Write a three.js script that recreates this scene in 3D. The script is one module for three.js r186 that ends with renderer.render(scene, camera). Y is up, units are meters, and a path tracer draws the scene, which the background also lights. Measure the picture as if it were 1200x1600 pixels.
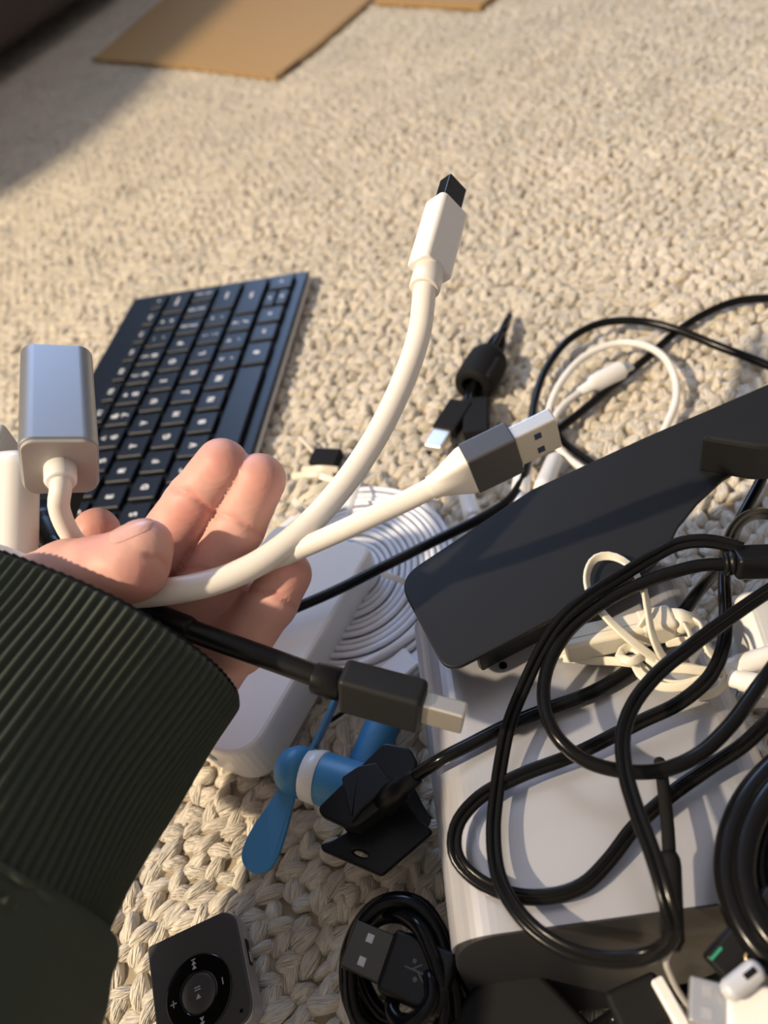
import * as THREE from 'three';
import { RoundedBoxGeometry } from 'three/addons/geometries/RoundedBoxGeometry.js';
import { MarchingCubes } from 'three/addons/objects/MarchingCubes.js';
import { mergeGeometries, mergeVertices } from 'three/addons/utils/BufferGeometryUtils.js';
import { FontLoader } from 'three/addons/loaders/FontLoader.js';
import { TextGeometry } from 'three/addons/geometries/TextGeometry.js';
import { ImprovedNoise } from 'three/addons/math/ImprovedNoise.js';
import { RectAreaLightUniformsLib } from 'three/addons/lights/RectAreaLightUniformsLib.js';

// ---------------------------------------------------------------- camera, light, exposure
const V = (x, y, z) => new THREE.Vector3(x, y, z);
const scene = new THREE.Scene();
const FPX = 1150, CAM_H = 0.251, PITCH = 46.1 * Math.PI / 180, ROLL = -19.1 * Math.PI / 180;
const camF = V(0, -Math.sin(PITCH), -Math.cos(PITCH));
const camUp0 = V(0, Math.cos(PITCH), -Math.sin(PITCH));
const camR = V(Math.cos(ROLL), 0, 0).addScaledVector(camUp0, Math.sin(ROLL));
const camU = V(-Math.sin(ROLL), 0, 0).addScaledVector(camUp0, Math.cos(ROLL));
const camera = new THREE.PerspectiveCamera(2 * Math.atan(800 / FPX) * 180 / Math.PI, 0.75, 0.02, 20);
camera.position.set(0, CAM_H, 0);
camera.quaternion.setFromRotationMatrix(new THREE.Matrix4().makeBasis(camR, camU, camF.clone().negate()));
camera.focus = 0.225;
camera.userData.fStop = 9;
scene.add(camera);

const LAMP = V(-1.4, 1.5, 0.05);
const LAMP_POWER = 36, LAMP_COLOR = new THREE.Color().setRGB(1, 0.82, 0.59);
const WINDOW_POWER = 22, WINDOW_COLOR = new THREE.Color().setRGB(0.4, 0.6, 1);
const EXPOSURE = 0.53;
scene.background = new THREE.Color().setRGB(0.02, 0.022, 0.025);

const renderer = new THREE.WebGLRenderer({ antialias: true });
renderer.toneMapping = THREE.LinearToneMapping;
renderer.toneMappingExposure = EXPOSURE;
renderer.shadowMap.enabled = true;
RectAreaLightUniformsLib.init();

// ---------------------------------------------------------------- helpers
let seed = 7;
const rnd = () => { seed = (seed * 1664525 + 1013904223) >>> 0; return seed / 4294967296; };
const rr = (a, b) => a + (b - a) * rnd();
const noise = new ImprovedNoise();
const rayOf = (x, y) => camF.clone().addScaledVector(camR, (x - 600) / FPX).addScaledVector(camU, -(y - 800) / FPX);
// measured points of the place: G(x, y, height above the floor), D(x, y, distance in front of the lens)
const G = (x, y, h = 0) => { const d = rayOf(x, y); return d.multiplyScalar((h - CAM_H) / d.y).add(V(0, CAM_H, 0)); };
const D = (x, y, z) => rayOf(x, y).multiplyScalar(z).add(V(0, CAM_H, 0));
const cv = (x, y, z) => V(0, 0, 0).addScaledVector(camR, x).addScaledVector(camU, -y).addScaledVector(camF, z);
function prism(w, l, t, r, bevel = 0.0006) { // bar along y with rounded long edges and crisp ends
  const s = new THREE.Shape(), a = w / 2, b = t / 2; s.moveTo(-a + r, -b); s.lineTo(a - r, -b); s.absarc(a - r, -b + r, r, -Math.PI / 2, 0); s.lineTo(a, b - r); s.absarc(a - r, b - r, r, 0, Math.PI / 2); s.lineTo(-a + r, b); s.absarc(-a + r, b - r, r, Math.PI / 2, Math.PI); s.lineTo(-a, -b + r); s.absarc(-a + r, -b + r, r, Math.PI, 1.5 * Math.PI);
  return new THREE.ExtrudeGeometry(s, { depth: l - 2 * bevel, bevelEnabled: true, bevelSize: bevel, bevelThickness: bevel, bevelOffset: -bevel, bevelSegments: 3, curveSegments: 10 }).translate(0, 0, -l / 2 + bevel).rotateX(-Math.PI / 2);
}
const gs = (list) => list.map((p) => G(...p));
const ds = (list) => list.map((p) => D(...p));
const UP = V(0, 1, 0), TOCAM = camF.clone().negate();

const used = {};
function numbered(n) { const k = used[n] = (used[n] ?? -1) + 1; return k ? `${n}_${String(k).padStart(3, '0')}` : n; }
function mesh(name, geo, mat, parent = scene) {
  const g = Array.isArray(geo) ? merged(geo) : geo;
  const m = new THREE.Mesh(g, mat);
  m.name = parent === scene ? numbered(name) : name;
  if (parent !== scene) { const same = parent.children.filter((c) => c.name.replace(/_\d{3}$/, '') === name).length; if (same) m.name = `${name}_${String(same).padStart(3, '0')}`; }
  m.castShadow = m.receiveShadow = true;
  parent.add(m);
  return m;
}
function merged(list) {
  const norm = list.map((g) => { const k = g.index ? g.toNonIndexed() : g.clone(); for (const a of Object.keys(k.attributes)) if (!['position', 'normal', 'uv'].includes(a)) k.deleteAttribute(a); if (!k.attributes.uv) k.setAttribute('uv', new THREE.BufferAttribute(new Float32Array(k.attributes.position.count * 2), 2)); return k; });
  return mergeGeometries(norm);
}
function thing(name, label, category, group) {
  const o = new THREE.Group(); o.name = numbered(name); scene.add(o);
  o.userData = { label, category }; if (group) o.userData.group = group;
  return o;
}
function tag(o, label, category, group, kind) { Object.assign(o.userData, { label }); if (category) o.userData.category = category; if (group) o.userData.group = group; if (kind) o.userData.kind = kind; return o; }
function seat(o) { // put the group's origin at the base of what was built in it
  const b = new THREE.Box3().setFromObject(o); const c = V((b.min.x + b.max.x) / 2, b.min.y, (b.min.z + b.max.z) / 2);
  o.position.copy(c); for (const k of o.children) k.position.sub(c); return o;
}
function std(r, g, b, rough = 0.5, metal = 0, extra = {}) { return new THREE.MeshPhysicalMaterial({ color: new THREE.Color().setRGB(r, g, b), roughness: rough, metalness: metal, ...extra }); }
function basis(x, y, z, p) { return new THREE.Matrix4().makeBasis(x, y, z).setPosition(p); }
// frame with y along `axis` and x close to `wide`
function frame(p, axis, wide) { const y = axis.clone().normalize(); const z = wide.clone().cross(y).normalize(); const x = y.clone().cross(z).normalize(); return basis(x, y, z, p); }
const rbox = (w, l, t, r = 0.001, s = 3) => new RoundedBoxGeometry(w, l, t, s, Math.min(r, w / 2.01, l / 2.01, t / 2.01));
const put = (g, m) => g.clone().applyMatrix4(m);
const curve = (pts) => new THREE.CatmullRomCurve3(pts, false, 'centripetal');
function tube(pts, r, n = 0, seg = 12) {
  const c = curve(pts), len = c.getLength(); const k = n || Math.max(12, Math.round(len / 0.0018));
  const g = [new THREE.TubeGeometry(c, k, r, seg, false)];
  for (const t of [0, 1]) g.push(new THREE.SphereGeometry(r, seg, 8).translate(...c.getPoint(t).toArray()));
  return merged(g);
}
function sweep(pts, prof, ref = TOCAM, n = 0, twist = 0) {
  const c = curve(pts), len = c.getLength(), k = n || Math.max(16, Math.round(len / 0.002)), m = prof.length;
  const pos = [], idx = [], uv = [];
  for (let i = 0; i <= k; i++) {
    const t = i / k, p = c.getPointAt(t), T = c.getTangentAt(t);
    let S = ref.clone().cross(T).normalize(); let N = T.clone().cross(S).normalize();
    if (twist) { const a = twist * t; const S2 = S.clone().multiplyScalar(Math.cos(a)).addScaledVector(N, Math.sin(a)); N = N.clone().multiplyScalar(Math.cos(a)).addScaledVector(S, -Math.sin(a)); S = S2; }
    for (let j = 0; j < m; j++) { const q = p.clone().addScaledVector(S, prof[j][0]).addScaledVector(N, prof[j][1]); pos.push(q.x, q.y, q.z); uv.push(j / m, t * len / 0.01); }
  }
  for (let i = 0; i < k; i++) for (let j = 0; j < m; j++) { const a = i * m + j, b = i * m + (j + 1) % m; idx.push(a, b, a + m, b, b + m, a + m); }
  for (const e of [0, k]) { const c0 = pos.length / 3; const p = c.getPointAt(e / k); pos.push(p.x, p.y, p.z); uv.push(0, 0); for (let j = 0; j < m; j++) { const a = e * m + j, b = e * m + (j + 1) % m; e ? idx.push(c0, a, b) : idx.push(c0, b, a); } }
  const g = new THREE.BufferGeometry(); g.setAttribute('position', new THREE.Float32BufferAttribute(pos, 3)); g.setAttribute('uv', new THREE.Float32BufferAttribute(uv, 2)); g.setIndex(idx); g.computeVertexNormals(); return g;
}
function twin(a) { // outline of a two-conductor lead
  const o = []; for (const s of [1, -1]) for (let i = 0; i < 9; i++) { const t = (-150 + 300 * i / 8) * Math.PI / 180; o.push([s * (a * 0.95 + a * Math.cos(t)), s * a * Math.sin(t)]); } return o;
}
const ribbon = (w, t) => { const o = []; for (const s of [1, -1]) for (let i = 0; i < 5; i++) { const a = (-90 + 45 * i) * Math.PI / 180; o.push([s * (w / 2 - t / 2 + t / 2 * Math.cos(a)), s * t / 2 * Math.sin(a)]); } return o; };
function cyl(a, b, r0, r1, seg = 24) { const d = b.clone().sub(a), l = d.length(); const g = new THREE.CylinderGeometry(r1, r0, l, seg, 1); return g.applyQuaternion(new THREE.Quaternion().setFromUnitVectors(UP, d.normalize())).translate(...a.clone().add(b).multiplyScalar(0.5).toArray()); }
// lathe whose axis runs from a to b; profile [[along 0..1, radius], ...]
function turned(a, b, prof, seg = 28) { const d = b.clone().sub(a), l = d.length(); const g = new THREE.LatheGeometry(prof.map(([t, r]) => new THREE.Vector2(r, t * l)), seg); return g.applyQuaternion(new THREE.Quaternion().setFromUnitVectors(UP, d.normalize())).translate(a.x, a.y, a.z); }
// flat plate from an outline of floor-plan points (world x, z), from y0 to y1
function plate(pts, y0, y1, bevel = 0.0004, round = 0, holes = []) {
  const P = round ? roundCorners(pts, round) : pts.map((p) => new THREE.Vector2(p.x, -p.z));
  const s = new THREE.Shape(P); for (const h of holes) s.holes.push(new THREE.Path(h.map((p) => new THREE.Vector2(p.x, -p.z))));
  const g = new THREE.ExtrudeGeometry(s, { depth: y1 - y0 - 2 * bevel, bevelEnabled: bevel > 0, bevelSize: bevel, bevelThickness: bevel, bevelOffset: -bevel, bevelSegments: 2, curveSegments: 10 });
  return g.rotateX(-Math.PI / 2).translate(0, y0 + bevel, 0);
}
function roundCorners(pts, rs) {
  const n = pts.length, out = [];
  for (let i = 0; i < n; i++) {
    const p = new THREE.Vector2(pts[i].x, -pts[i].z), a = new THREE.Vector2(pts[(i + n - 1) % n].x, -pts[(i + n - 1) % n].z), b = new THREE.Vector2(pts[(i + 1) % n].x, -pts[(i + 1) % n].z);
    const r = Array.isArray(rs) ? rs[i] : rs; if (!r) { out.push(p); continue; }
    const u = a.clone().sub(p), v = b.clone().sub(p); const k = Math.min(r, u.length() * 0.48, v.length() * 0.48); u.normalize(); v.normalize();
    const A = p.clone().addScaledVector(u, k), B = p.clone().addScaledVector(v, k);
    for (let j = 0; j <= 8; j++) { const t = j / 8; out.push(A.clone().multiplyScalar((1 - t) ** 2).addScaledVector(p, 2 * t * (1 - t)).addScaledVector(B, t * t)); }
  }
  return out;
}
function dataTex(w, h, fn, rx = 1, ry = 1, srgb = false) {
  const d = new Uint8Array(w * h * 4); for (let y = 0; y < h; y++) for (let x = 0; x < w; x++) { const c = fn(x / w, y / h); const i = (y * w + x) * 4; for (let k = 0; k < 3; k++) d[i + k] = Math.max(0, Math.min(255, 255 * (Array.isArray(c) ? c[k] : c))); d[i + 3] = 255; }
  const t = new THREE.DataTexture(d, w, h); t.wrapS = t.wrapT = THREE.RepeatWrapping; t.magFilter = THREE.LinearFilter; t.minFilter = THREE.LinearFilter; t.repeat.set(rx, ry); if (srgb) t.colorSpace = THREE.SRGBColorSpace; t.needsUpdate = true; return t;
}
const font = await new FontLoader().loadAsync('fonts/droid/droid_sans_bold.typeface.json');
const text = (s, size, depth) => new TextGeometry(s, { font, size, depth, curveSegments: 2, bevelEnabled: false });

const grain = dataTex(256, 256, () => rnd());
const M = {
  wall: std(0.3, 0.29, 0.28, 0.9), ceiling: std(0.5, 0.5, 0.5, 0.95), paintWhite: std(0.8, 0.8, 0.8, 0.5),
  leather: std(0.055, 0.036, 0.026, 0.5, 0, { bumpMap: grain, bumpScale: 0.0004 }), card: std(0.43, 0.265, 0.105, 0.85), cardEdge: std(0.16, 0.1, 0.055, 0.9),
  black: std(0.006, 0.006, 0.0065, 0.36, 0, { specularIntensity: 0.5 }), cable: std(0.005, 0.005, 0.0055, 0.2, 0, { specularIntensity: 0.32 }), matteBlack: std(0.012, 0.0122, 0.013, 0.5, 0, { specularIntensity: 0.5 }), softBlack: std(0.009, 0.0088, 0.009, 0.7, 0, { specularIntensity: 0.3 }), gloss: std(0.004, 0.004, 0.0045, 0.12, 0, { specularIntensity: 0.7 }),
  white: std(0.82, 0.8, 0.77, 0.32), whiteCable: std(0.8, 0.76, 0.7, 0.38), coilWhite: std(0.76, 0.78, 0.84, 0.42), cream: std(0.72, 0.67, 0.55, 0.4),
  silver: std(0.56, 0.57, 0.59, 0.36, 0.85), satin: std(0.5, 0.5, 0.53, 0.3, 0.5), alu: std(0.34, 0.35, 0.37, 0.4, 0.7), steel: std(0.72, 0.69, 0.63, 0.36, 0.85), darkSteel: std(0.05, 0.048, 0.043, 0.22, 0.8), grey: std(0.5, 0.5, 0.5, 0.4), graphite: std(0.085, 0.083, 0.082, 0.42, 0.4),
  dockFront: std(0.03, 0.03, 0.033, 0.34, 0.3), blue: std(0.05, 0.23, 0.44, 0.42), blueHole: std(0.01, 0.03, 0.1, 0.4), legend: std(0.75, 0.78, 0.82, 0.5), keyBody: std(0.006, 0.009, 0.016, 0.4, 0, { specularIntensity: 0.65 }), key: std(0.007, 0.01, 0.017, 0.38, 0, { specularIntensity: 0.65 }),
  wire: std(0.4, 0.39, 0.37, 0.4), green: std(0.02, 0.25, 0.14, 0.4), brass: std(0.5, 0.36, 0.18, 0.35, 1), clear: std(0.86, 0.87, 0.88, 0.15, 0, { transmission: 0.5, thickness: 0.004 }), nail: std(0.62, 0.36, 0.31, 0.3),
};

// ---------------------------------------------------------------- the room
const X0 = -2.6, X1 = 2.4, Z0 = -3.2, Z1 = 2.2, HT = 2.5;
const box = (x0, x1, y0, y1, z0, z1) => new THREE.BoxGeometry(x1 - x0, y1 - y0, z1 - z0).translate((x0 + x1) / 2, (y0 + y1) / 2, (z0 + z1) / 2);
const struct = (name, g, m) => { const o = mesh(name, g, m); o.userData.kind = 'structure'; return o; };
struct('floor', box(X0, X1, -0.12, -0.0045, Z0, Z1), std(0.34, 0.28, 0.2, 0.95));
struct('ceiling', box(X0, X1, HT, HT + 0.1, Z0, Z1), M.ceiling);
struct('wall_left', box(X0 - 0.1, X0, -0.12, HT + 0.1, Z0 - 0.1, Z1 + 0.1), M.wall);
struct('wall_right', box(X1, X1 + 0.1, -0.12, HT + 0.1, Z0 - 0.1, Z1 + 0.1), M.wall);
struct('wall_near', box(X0, X1, -0.12, HT + 0.1, Z1, Z1 + 0.1), M.wall);
const WX0 = -1.9, WX1 = 0.5, WY0 = 0.75, WY1 = 2.2;
struct('wall_far', [box(X0, X1, -0.12, WY0, Z0 - 0.1, Z0), box(X0, X1, WY1, HT + 0.1, Z0 - 0.1, Z0), box(X0, WX0, WY0, WY1, Z0 - 0.1, Z0), box(WX1, X1, WY0, WY1, Z0 - 0.1, Z0)], M.wall);
{
  const fr = []; for (const x of [WX0 + 0.03, (WX0 + WX1) / 2, WX1 - 0.03]) fr.push(box(x - 0.03, x + 0.03, WY0, WY1, Z0 - 0.07, Z0 + 0.015));
  for (const y of [WY0 + 0.03, WY1 - 0.03]) fr.push(box(WX0, WX1, y - 0.03, y + 0.03, Z0 - 0.07, Z0 + 0.015));
  struct('window_1', fr, M.paintWhite);
  const pane = new THREE.MeshStandardMaterial({ color: 0x111111, emissive: WINDOW_COLOR, emissiveIntensity: 3, roughness: 0.2 });
  const g = struct('window_2', box(WX0, WX1, WY0, WY1, Z0 - 0.1, Z0 - 0.08), pane); g.name = 'window_pane';
  const L = new THREE.RectAreaLight(WINDOW_COLOR, WINDOW_POWER, WX1 - WX0, WY1 - WY0); L.position.set((WX0 + WX1) / 2, (WY0 + WY1) / 2, Z0 + 0.03); L.lookAt(L.position.x, L.position.y, 0); scene.add(L);
}
for (const [side, g] of [['left', box(X0, X0 + 0.015, -0.004, 0.1, Z0, Z1)], ['right', box(X1 - 0.015, X1, -0.004, 0.1, Z0, Z1)], ['far', box(X0, X1, -0.004, 0.1, Z0, Z0 + 0.015)], ['near', box(X0, X1, -0.004, 0.1, Z1 - 0.015, Z1)]]) struct('baseboard_' + side, g, M.paintWhite);

// ---------------------------------------------------------------- floor lamp (out of frame, the warm light)
{
  const o = thing('floor_lamp', 'tall floor lamp, bare round bulb under a small dark dome, near the sofa', 'lamp');
  mesh('base', new THREE.CylinderGeometry(0.13, 0.14, 0.025, 40).translate(LAMP.x - 0.2, 0.0125, LAMP.z), M.black, o);
  mesh('pole', tube([V(LAMP.x - 0.2, 0.02, LAMP.z), V(LAMP.x - 0.2, 0.8, LAMP.z), V(LAMP.x - 0.2, 1.35, LAMP.z), V(LAMP.x - 0.12, 1.5, LAMP.z), V(LAMP.x, 1.44, LAMP.z)], 0.011, 60), M.black, o);
  mesh('lamp_shade', new THREE.LatheGeometry([[0.02, 0.12], [0.05, 0.115], [0.075, 0.09], [0.08, 0.06], [0.082, 0.06], [0.078, 0.093], [0.052, 0.12], [0.02, 0.125]].map(([x, y]) => new THREE.Vector2(x, y)), 40).translate(LAMP.x, LAMP.y, LAMP.z), M.black, o);
  const bulb = new THREE.MeshStandardMaterial({ color: 0xffffff, emissive: LAMP_COLOR, emissiveIntensity: 60 });
  mesh('bulb', new THREE.SphereGeometry(0.042, 24, 16).translate(LAMP.x, LAMP.y, LAMP.z), bulb, o);
  seat(o);
  const L = new THREE.PointLight(LAMP_COLOR, LAMP_POWER, 0, 2); L.position.copy(LAMP); L.castShadow = true; L.shadow.radius = 1.6; scene.add(L);
}

// ---------------------------------------------------------------- sofa and cardboard at the back
{
  const a = V(-0.815, 0, -0.400), along = V(0.19, 0, -0.368).normalize(), back = V(-0.89, 0, -0.46).normalize(), L = 2.2, W = 0.85;
  const o = thing('sofa', 'dark brown leather sofa at the back left corner of the carpet', 'sofa');
  const m = (u, v, y) => basis(along, UP, back.clone().negate(), a.clone().addScaledVector(along, u).addScaledVector(back, v).setY(y));
  mesh('base', put(rbox(L, 0.2, W, 0.012), m(L / 2, W / 2 + 0.01, 0.135)), M.leather, o);
  mesh('arm_cushion', put(rbox(L, 0.565, W - 0.02, 0.03, 5), m(L / 2, W / 2, 0.5175)), M.leather, o);
  mesh('welt', tube([a.clone().addScaledVector(back, -0.002).setY(0.235), a.clone().addScaledVector(along, L).addScaledVector(back, -0.002).setY(0.235)], 0.005, 4), M.leather, o);
  for (const [u, v] of [[0.06, 0.06], [L - 0.06, 0.06], [0.06, W - 0.06], [L - 0.06, W - 0.06]]) mesh('foot', put(new THREE.CylinderGeometry(0.025, 0.02, 0.04, 16), m(u, v, 0.018)), M.black, o);
  seat(o);
}
{
  const o = thing('cardboard_sheet', 'brown flat cardboard panel on the carpet with a torn right edge', 'cardboard');
  const P = [[145, 92, 0.004], [290, 103, 0.004], [430, 121, 0.004], [500, 68, 0.004], [576, 2, 0.004], [640, -60, 0.004], [300, -40, 0.004]].map((p) => G(...p));
  mesh('panel', plate(P, 0.0005, 0.0045, 0.0003), M.card, o);
  const rim = (list, r) => tube(list.map((p) => G(...p)), r, 60, 6);
  mesh('corrugated_edge', [rim([[145, 92, 0.002], [290, 104, 0.002], [430, 121, 0.002]], 0.0022), rim([[430, 121, 0.002], [455, 105, 0.002], [475, 87, 0.002], [503, 66, 0.002], [530, 42, 0.002], [576, 2, 0.002], [640, -60, 0.002]], 0.003)], M.cardEdge, o);
  seat(o);
  const q = thing('cardboard_flap', 'small strip of brown cardboard at the top edge, behind the larger panel', 'cardboard');
  mesh('panel', plate([[585, 0, 0.006], [750, 8, 0.006], [800, -30, 0.006], [640, -50, 0.006]].map((p) => G(...p)), 0.0005, 0.006, 0.0003), M.card, q);
  mesh('corrugated_edge', rim([[585, 1, 0.003], [670, 4, 0.003], [750, 9, 0.003]], 0.0032), M.cardEdge, q);
  seat(q);
}

// ---------------------------------------------------------------- carpet pile
{
  const a1 = G(1150, 105).sub(G(950, 95)).setY(0).normalize(), a2 = V(-a1.z, 0, a1.x);
  const g = new THREE.SphereGeometry(1, 12, 9).rotateX(Math.PI / 2); // poles along z
  const p = g.attributes.position;
  for (let i = 0; i < p.count; i++) {
    const x = p.getX(i), y = p.getY(i), z = p.getZ(i), an = Math.atan2(y, x);
    const k = 1 + 0.13 * Math.cos(3 * an + 3.2 * z) + 0.05 * Math.cos(5 * an - 2 * z + 1);
    p.setXYZ(i, x * k * (1 + 0.15 * z), y * k, z);
  }
  g.computeVertexNormals();
  const streak = dataTex(128, 128, (u, v) => 0.5 + 0.5 * noise.noise(u * 40, v * 4, 3.3) + 0.25 * noise.noise(u * 90, v * 9, 1.7));
  streak.repeat.set(1, 1);
  const mat = new THREE.MeshPhysicalMaterial({ color: 0xffffff, roughness: 0.95, bumpMap: streak, bumpScale: 0.0013, sheen: 0.3, sheenRoughness: 0.6, sheenColor: new THREE.Color().setRGB(1, 0.95, 0.85) });
  const cells = [];
  const CX = 0.0091, CZ = 0.0087;
  for (let i = -190; i < 190; i++) for (let j = -270; j < 270; j++) {
    const c = V(-0.05, 0, -0.9).addScaledVector(a1, i * CX).addScaledVector(a2, j * CZ + (i % 2) * CZ * 0.35);
    if (c.x < -0.85 || c.x > 0.62 || c.z < -2.3 || c.z > 0.12) continue;
    cells.push([c, i, j]);
  }
  const n = cells.length * 2, im = new THREE.InstancedMesh(g, mat, n), mt = new THREE.Matrix4(), col = new THREE.Color();
  let k = 0;
  for (const [c, i, j] of cells) for (let h = 0; h < 2; h++) {
    const q = c.clone().addScaledVector(a1, (h ? 0.25 : -0.25) * CX + rr(-0.0016, 0.0016)).addScaledVector(a2, (h ? 0.0022 : -0.0022) + rr(-0.0018, 0.0018));
    const ang = Math.atan2(a2.x, a2.z) + (h ? 0.5 : -0.42) + rr(-0.34, 0.34) + 0.7 * noise.noise(c.x * 22, c.z * 22, 7.7);
    const S = V(rr(0.0024, 0.0036), rr(0.0032, 0.0047), rr(0.0046, 0.0068));
    const lump = 0.0012 * noise.noise(q.x * 30, q.z * 30, 0.5);
    mt.compose(q.setY(-0.0042 + lump + rr(-0.0009, 0.0006)), new THREE.Quaternion().setFromEuler(new THREE.Euler(rr(-0.28, 0.28), ang, rr(-1.5, 1.5), 'YXZ')), S);
    im.setMatrixAt(k, mt);
    const f = noise.noise(q.x * 13, q.z * 13, 4.1) * 0.5 + noise.noise(q.x * 45, q.z * 45, 9.2) * 0.4 + rr(-0.25, 0.25);
    const b = 0.98 + 0.16 * f; const grey = Math.max(0, -f) * 0.5;
    col.setRGB((0.7 - 0.06 * grey) * b, (0.63 - 0.02 * grey) * b, (0.52 + 0.03 * grey) * b); im.setColorAt(k++, col);
  }
  im.name = 'carpet_pile'; im.castShadow = im.receiveShadow = true; scene.add(im);
  tag(im, 'cream looped wool pile covering the whole carpet', 'carpet', null, 'stuff');
}

// ---------------------------------------------------------------- keyboard
{
  const o = thing('keyboard', 'slim black compact keyboard lying flat on the carpet behind the hand', 'keyboard');
  const yaw = 19.9 * Math.PI / 180, s = Math.sin(yaw), c = Math.cos(yaw), U = V(s, 0, -c), W = V(c, 0, s), u0 = 0.019;
  const O = V(-0.102, 0, -0.446).addScaledVector(U, -11.5 * u0);
  o.position.copy(O); o.quaternion.setFromRotationMatrix(new THREE.Matrix4().makeBasis(U, UP, W));
  const x0 = -0.006, x1 = 14.5 * u0 + 0.006, z0 = -0.043, z1 = 0.092, cx = (x0 + x1) / 2, cz = (z0 + z1) / 2;
  mesh('case', rbox(x1 - x0, 0.006, z1 - z0, 0.0025).translate(cx, 0.003, cz), M.satin, o).userData.label = 'silver grey lower case';
  mesh('top_panel', rbox(x1 - x0 - 0.0006, 0.0032, z1 - z0 - 0.0006, 0.0012).translate(cx, 0.0068, cz), M.keyBody, o);
  const shape = (w, d) => rbox(w, 0.0032, d, 0.0011, 2);
  const cache = {};
  const key = (u, w, row, z, d, lab, small) => {
    const gw = w * u0 - 0.0029, id = gw.toFixed(5) + d; cache[id] ??= shape(gw, d);
    const k = mesh('key', cache[id], M.key, o); k.position.set((u + w / 2) * u0, 0.0104, z);
    if (!lab) return;
    const parts = [], list = Array.isArray(lab) ? lab : [lab];
    list.forEach((t, i) => {
      const size = t.length > 2 ? 0.0022 : small ? 0.0032 : 0.0042; const g = text(t, size, 0.00012); g.computeBoundingBox(); const b = g.boundingBox;
      g.translate(-(b.max.x + b.min.x) / 2, -(b.max.y + b.min.y) / 2, 0).rotateX(-Math.PI / 2);
      const dz = list.length > 1 ? (i ? 0.0034 : -0.0034) : 0; g.translate(0, 0.00162, dz); parts.push(g);
    });
    mesh('legend', parts, M.legend, k);
  };
  const D1 = u0 - 0.0029;
  const rows = [
    [0, [['~', '`'], ['!', '1'], ['@', '2'], ['#', '3'], ['$', '4'], ['%', '5'], ['^', '6'], ['&', '7'], ['*', '8'], ['(', '9'], [')', '0'], ['_', '-'], ['+', '='], 'delete'], (i) => (i === 13 ? 1.5 : 1)],
    [1, ['tab', ...'QWERTYUIOP', ['{', '['], ['}', ']'], ['|', '\\']], (i) => (i === 0 ? 1.5 : 1)],
    [2, ['caps', ...'ASDFGHJKL', [':', ';'], ['"', "'"], 'enter'], (i) => (i === 0 || i === 12 ? 1.75 : 1)],
    [3, ['shift', ...'ZXCVBNM', ['<', ','], ['>', '.'], ['?', '/'], 'shift'], (i) => (i === 0 || i === 11 ? 2.25 : 1)],
  ];
  for (const [r, labs, wf] of rows) { let u = 0; labs.forEach((l, i) => { key(u, wf(i), r, r * u0, D1, l); u += wf(i); }); }
  let u = 0; for (let i = 0; i < 14; i++) { const w = 14.5 / 14; key(u, w, -1, -0.0155, 0.0092, i ? (i < 13 ? 'F' + i : '*') : 'esc', true); u += w; }
  u = 0; for (const [w, l] of [[1, 'fn'], [1, 'ctrl'], [1, 'alt'], [1.25, '#'], [5, null], [1.25, '#'], [1, 'alt'], [1, '<']]) { key(u, w, 4, 4 * u0, D1, l); u += w; }
  key(12.5, 1, 4, 4 * u0 - 0.0043, 0.0078, '^', true); key(12.5, 1, 4, 4 * u0 + 0.0043, 0.0078, 'v', true); key(13.5, 1, 4, 4 * u0, D1, '>');
}

// ---------------------------------------------------------------- silver box with the dark front
const dockF = (() => { const x = V(0.091, 0, 0.016).normalize(); const z = V(-x.z, 0, x.x); return basis(x, UP, z, V(-0.021, 0, -0.051)); })(); // origin at the front left foot
{
  const o = thing('silver_box', 'silver metallic box with a dark sloping front, under the tangle of black cables', 'box');
  const Wd = 0.0935, Ht = 0.045, s = new THREE.Shape(), r = 0.014, r2 = 0.004;
  s.moveTo(r2, 0.002); s.lineTo(Wd - r2, 0.002); s.quadraticCurveTo(Wd, 0.002, Wd, r2 + 0.002); s.lineTo(Wd, Ht - r); s.bezierCurveTo(Wd, Ht - r * 0.4, Wd - r * 0.4, Ht, Wd - r, Ht); s.lineTo(r, Ht); s.bezierCurveTo(r * 0.4, Ht, 0, Ht - r * 0.4, 0, Ht - r); s.lineTo(0, r2 + 0.002); s.quadraticCurveTo(0, 0.002, r2, 0.002);
  const body = new THREE.ExtrudeGeometry(s, { depth: 0.1, bevelEnabled: false, curveSegments: 12 }).translate(0, 0, -0.1);
  mesh('shell', put(body, dockF), M.satin, o);
  const fr = new THREE.ExtrudeGeometry(s, { depth: 0.012, steps: 1, bevelEnabled: true, bevelSize: 0.0006, bevelThickness: 0.0006, bevelOffset: -0.0006, bevelSegments: 2, curveSegments: 12 }); const p = fr.attributes.position;
  for (let i = 0; i < p.count; i++) { const k = 1 - p.getY(i) / Ht; p.setZ(i, p.getZ(i) * (0.04 + 0.96 * k)); p.setX(i, p.getX(i) + (p.getX(i) < Wd / 2 ? 1 : -1) * 0.003 * k); }
  fr.computeVertexNormals();
  mesh('front_panel', put(fr, dockF), M.dockFront, o).userData.label = 'dark grey sloping front';
  for (const [x, z] of [[0.012, -0.01], [0.08, -0.01], [0.012, -0.09], [0.08, -0.09]]) mesh('foot', put(new THREE.CylinderGeometry(0.005, 0.005, 0.004, 16).translate(x, 0.001, z), dockF), M.softBlack, o);
  mesh('screw_hole', put(new THREE.CylinderGeometry(0.0013, 0.0013, 0.0004, 20), new THREE.Matrix4().setPosition(G(786, 1040, 0.0452))), M.gloss, o);
  seat(o);
}
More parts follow.
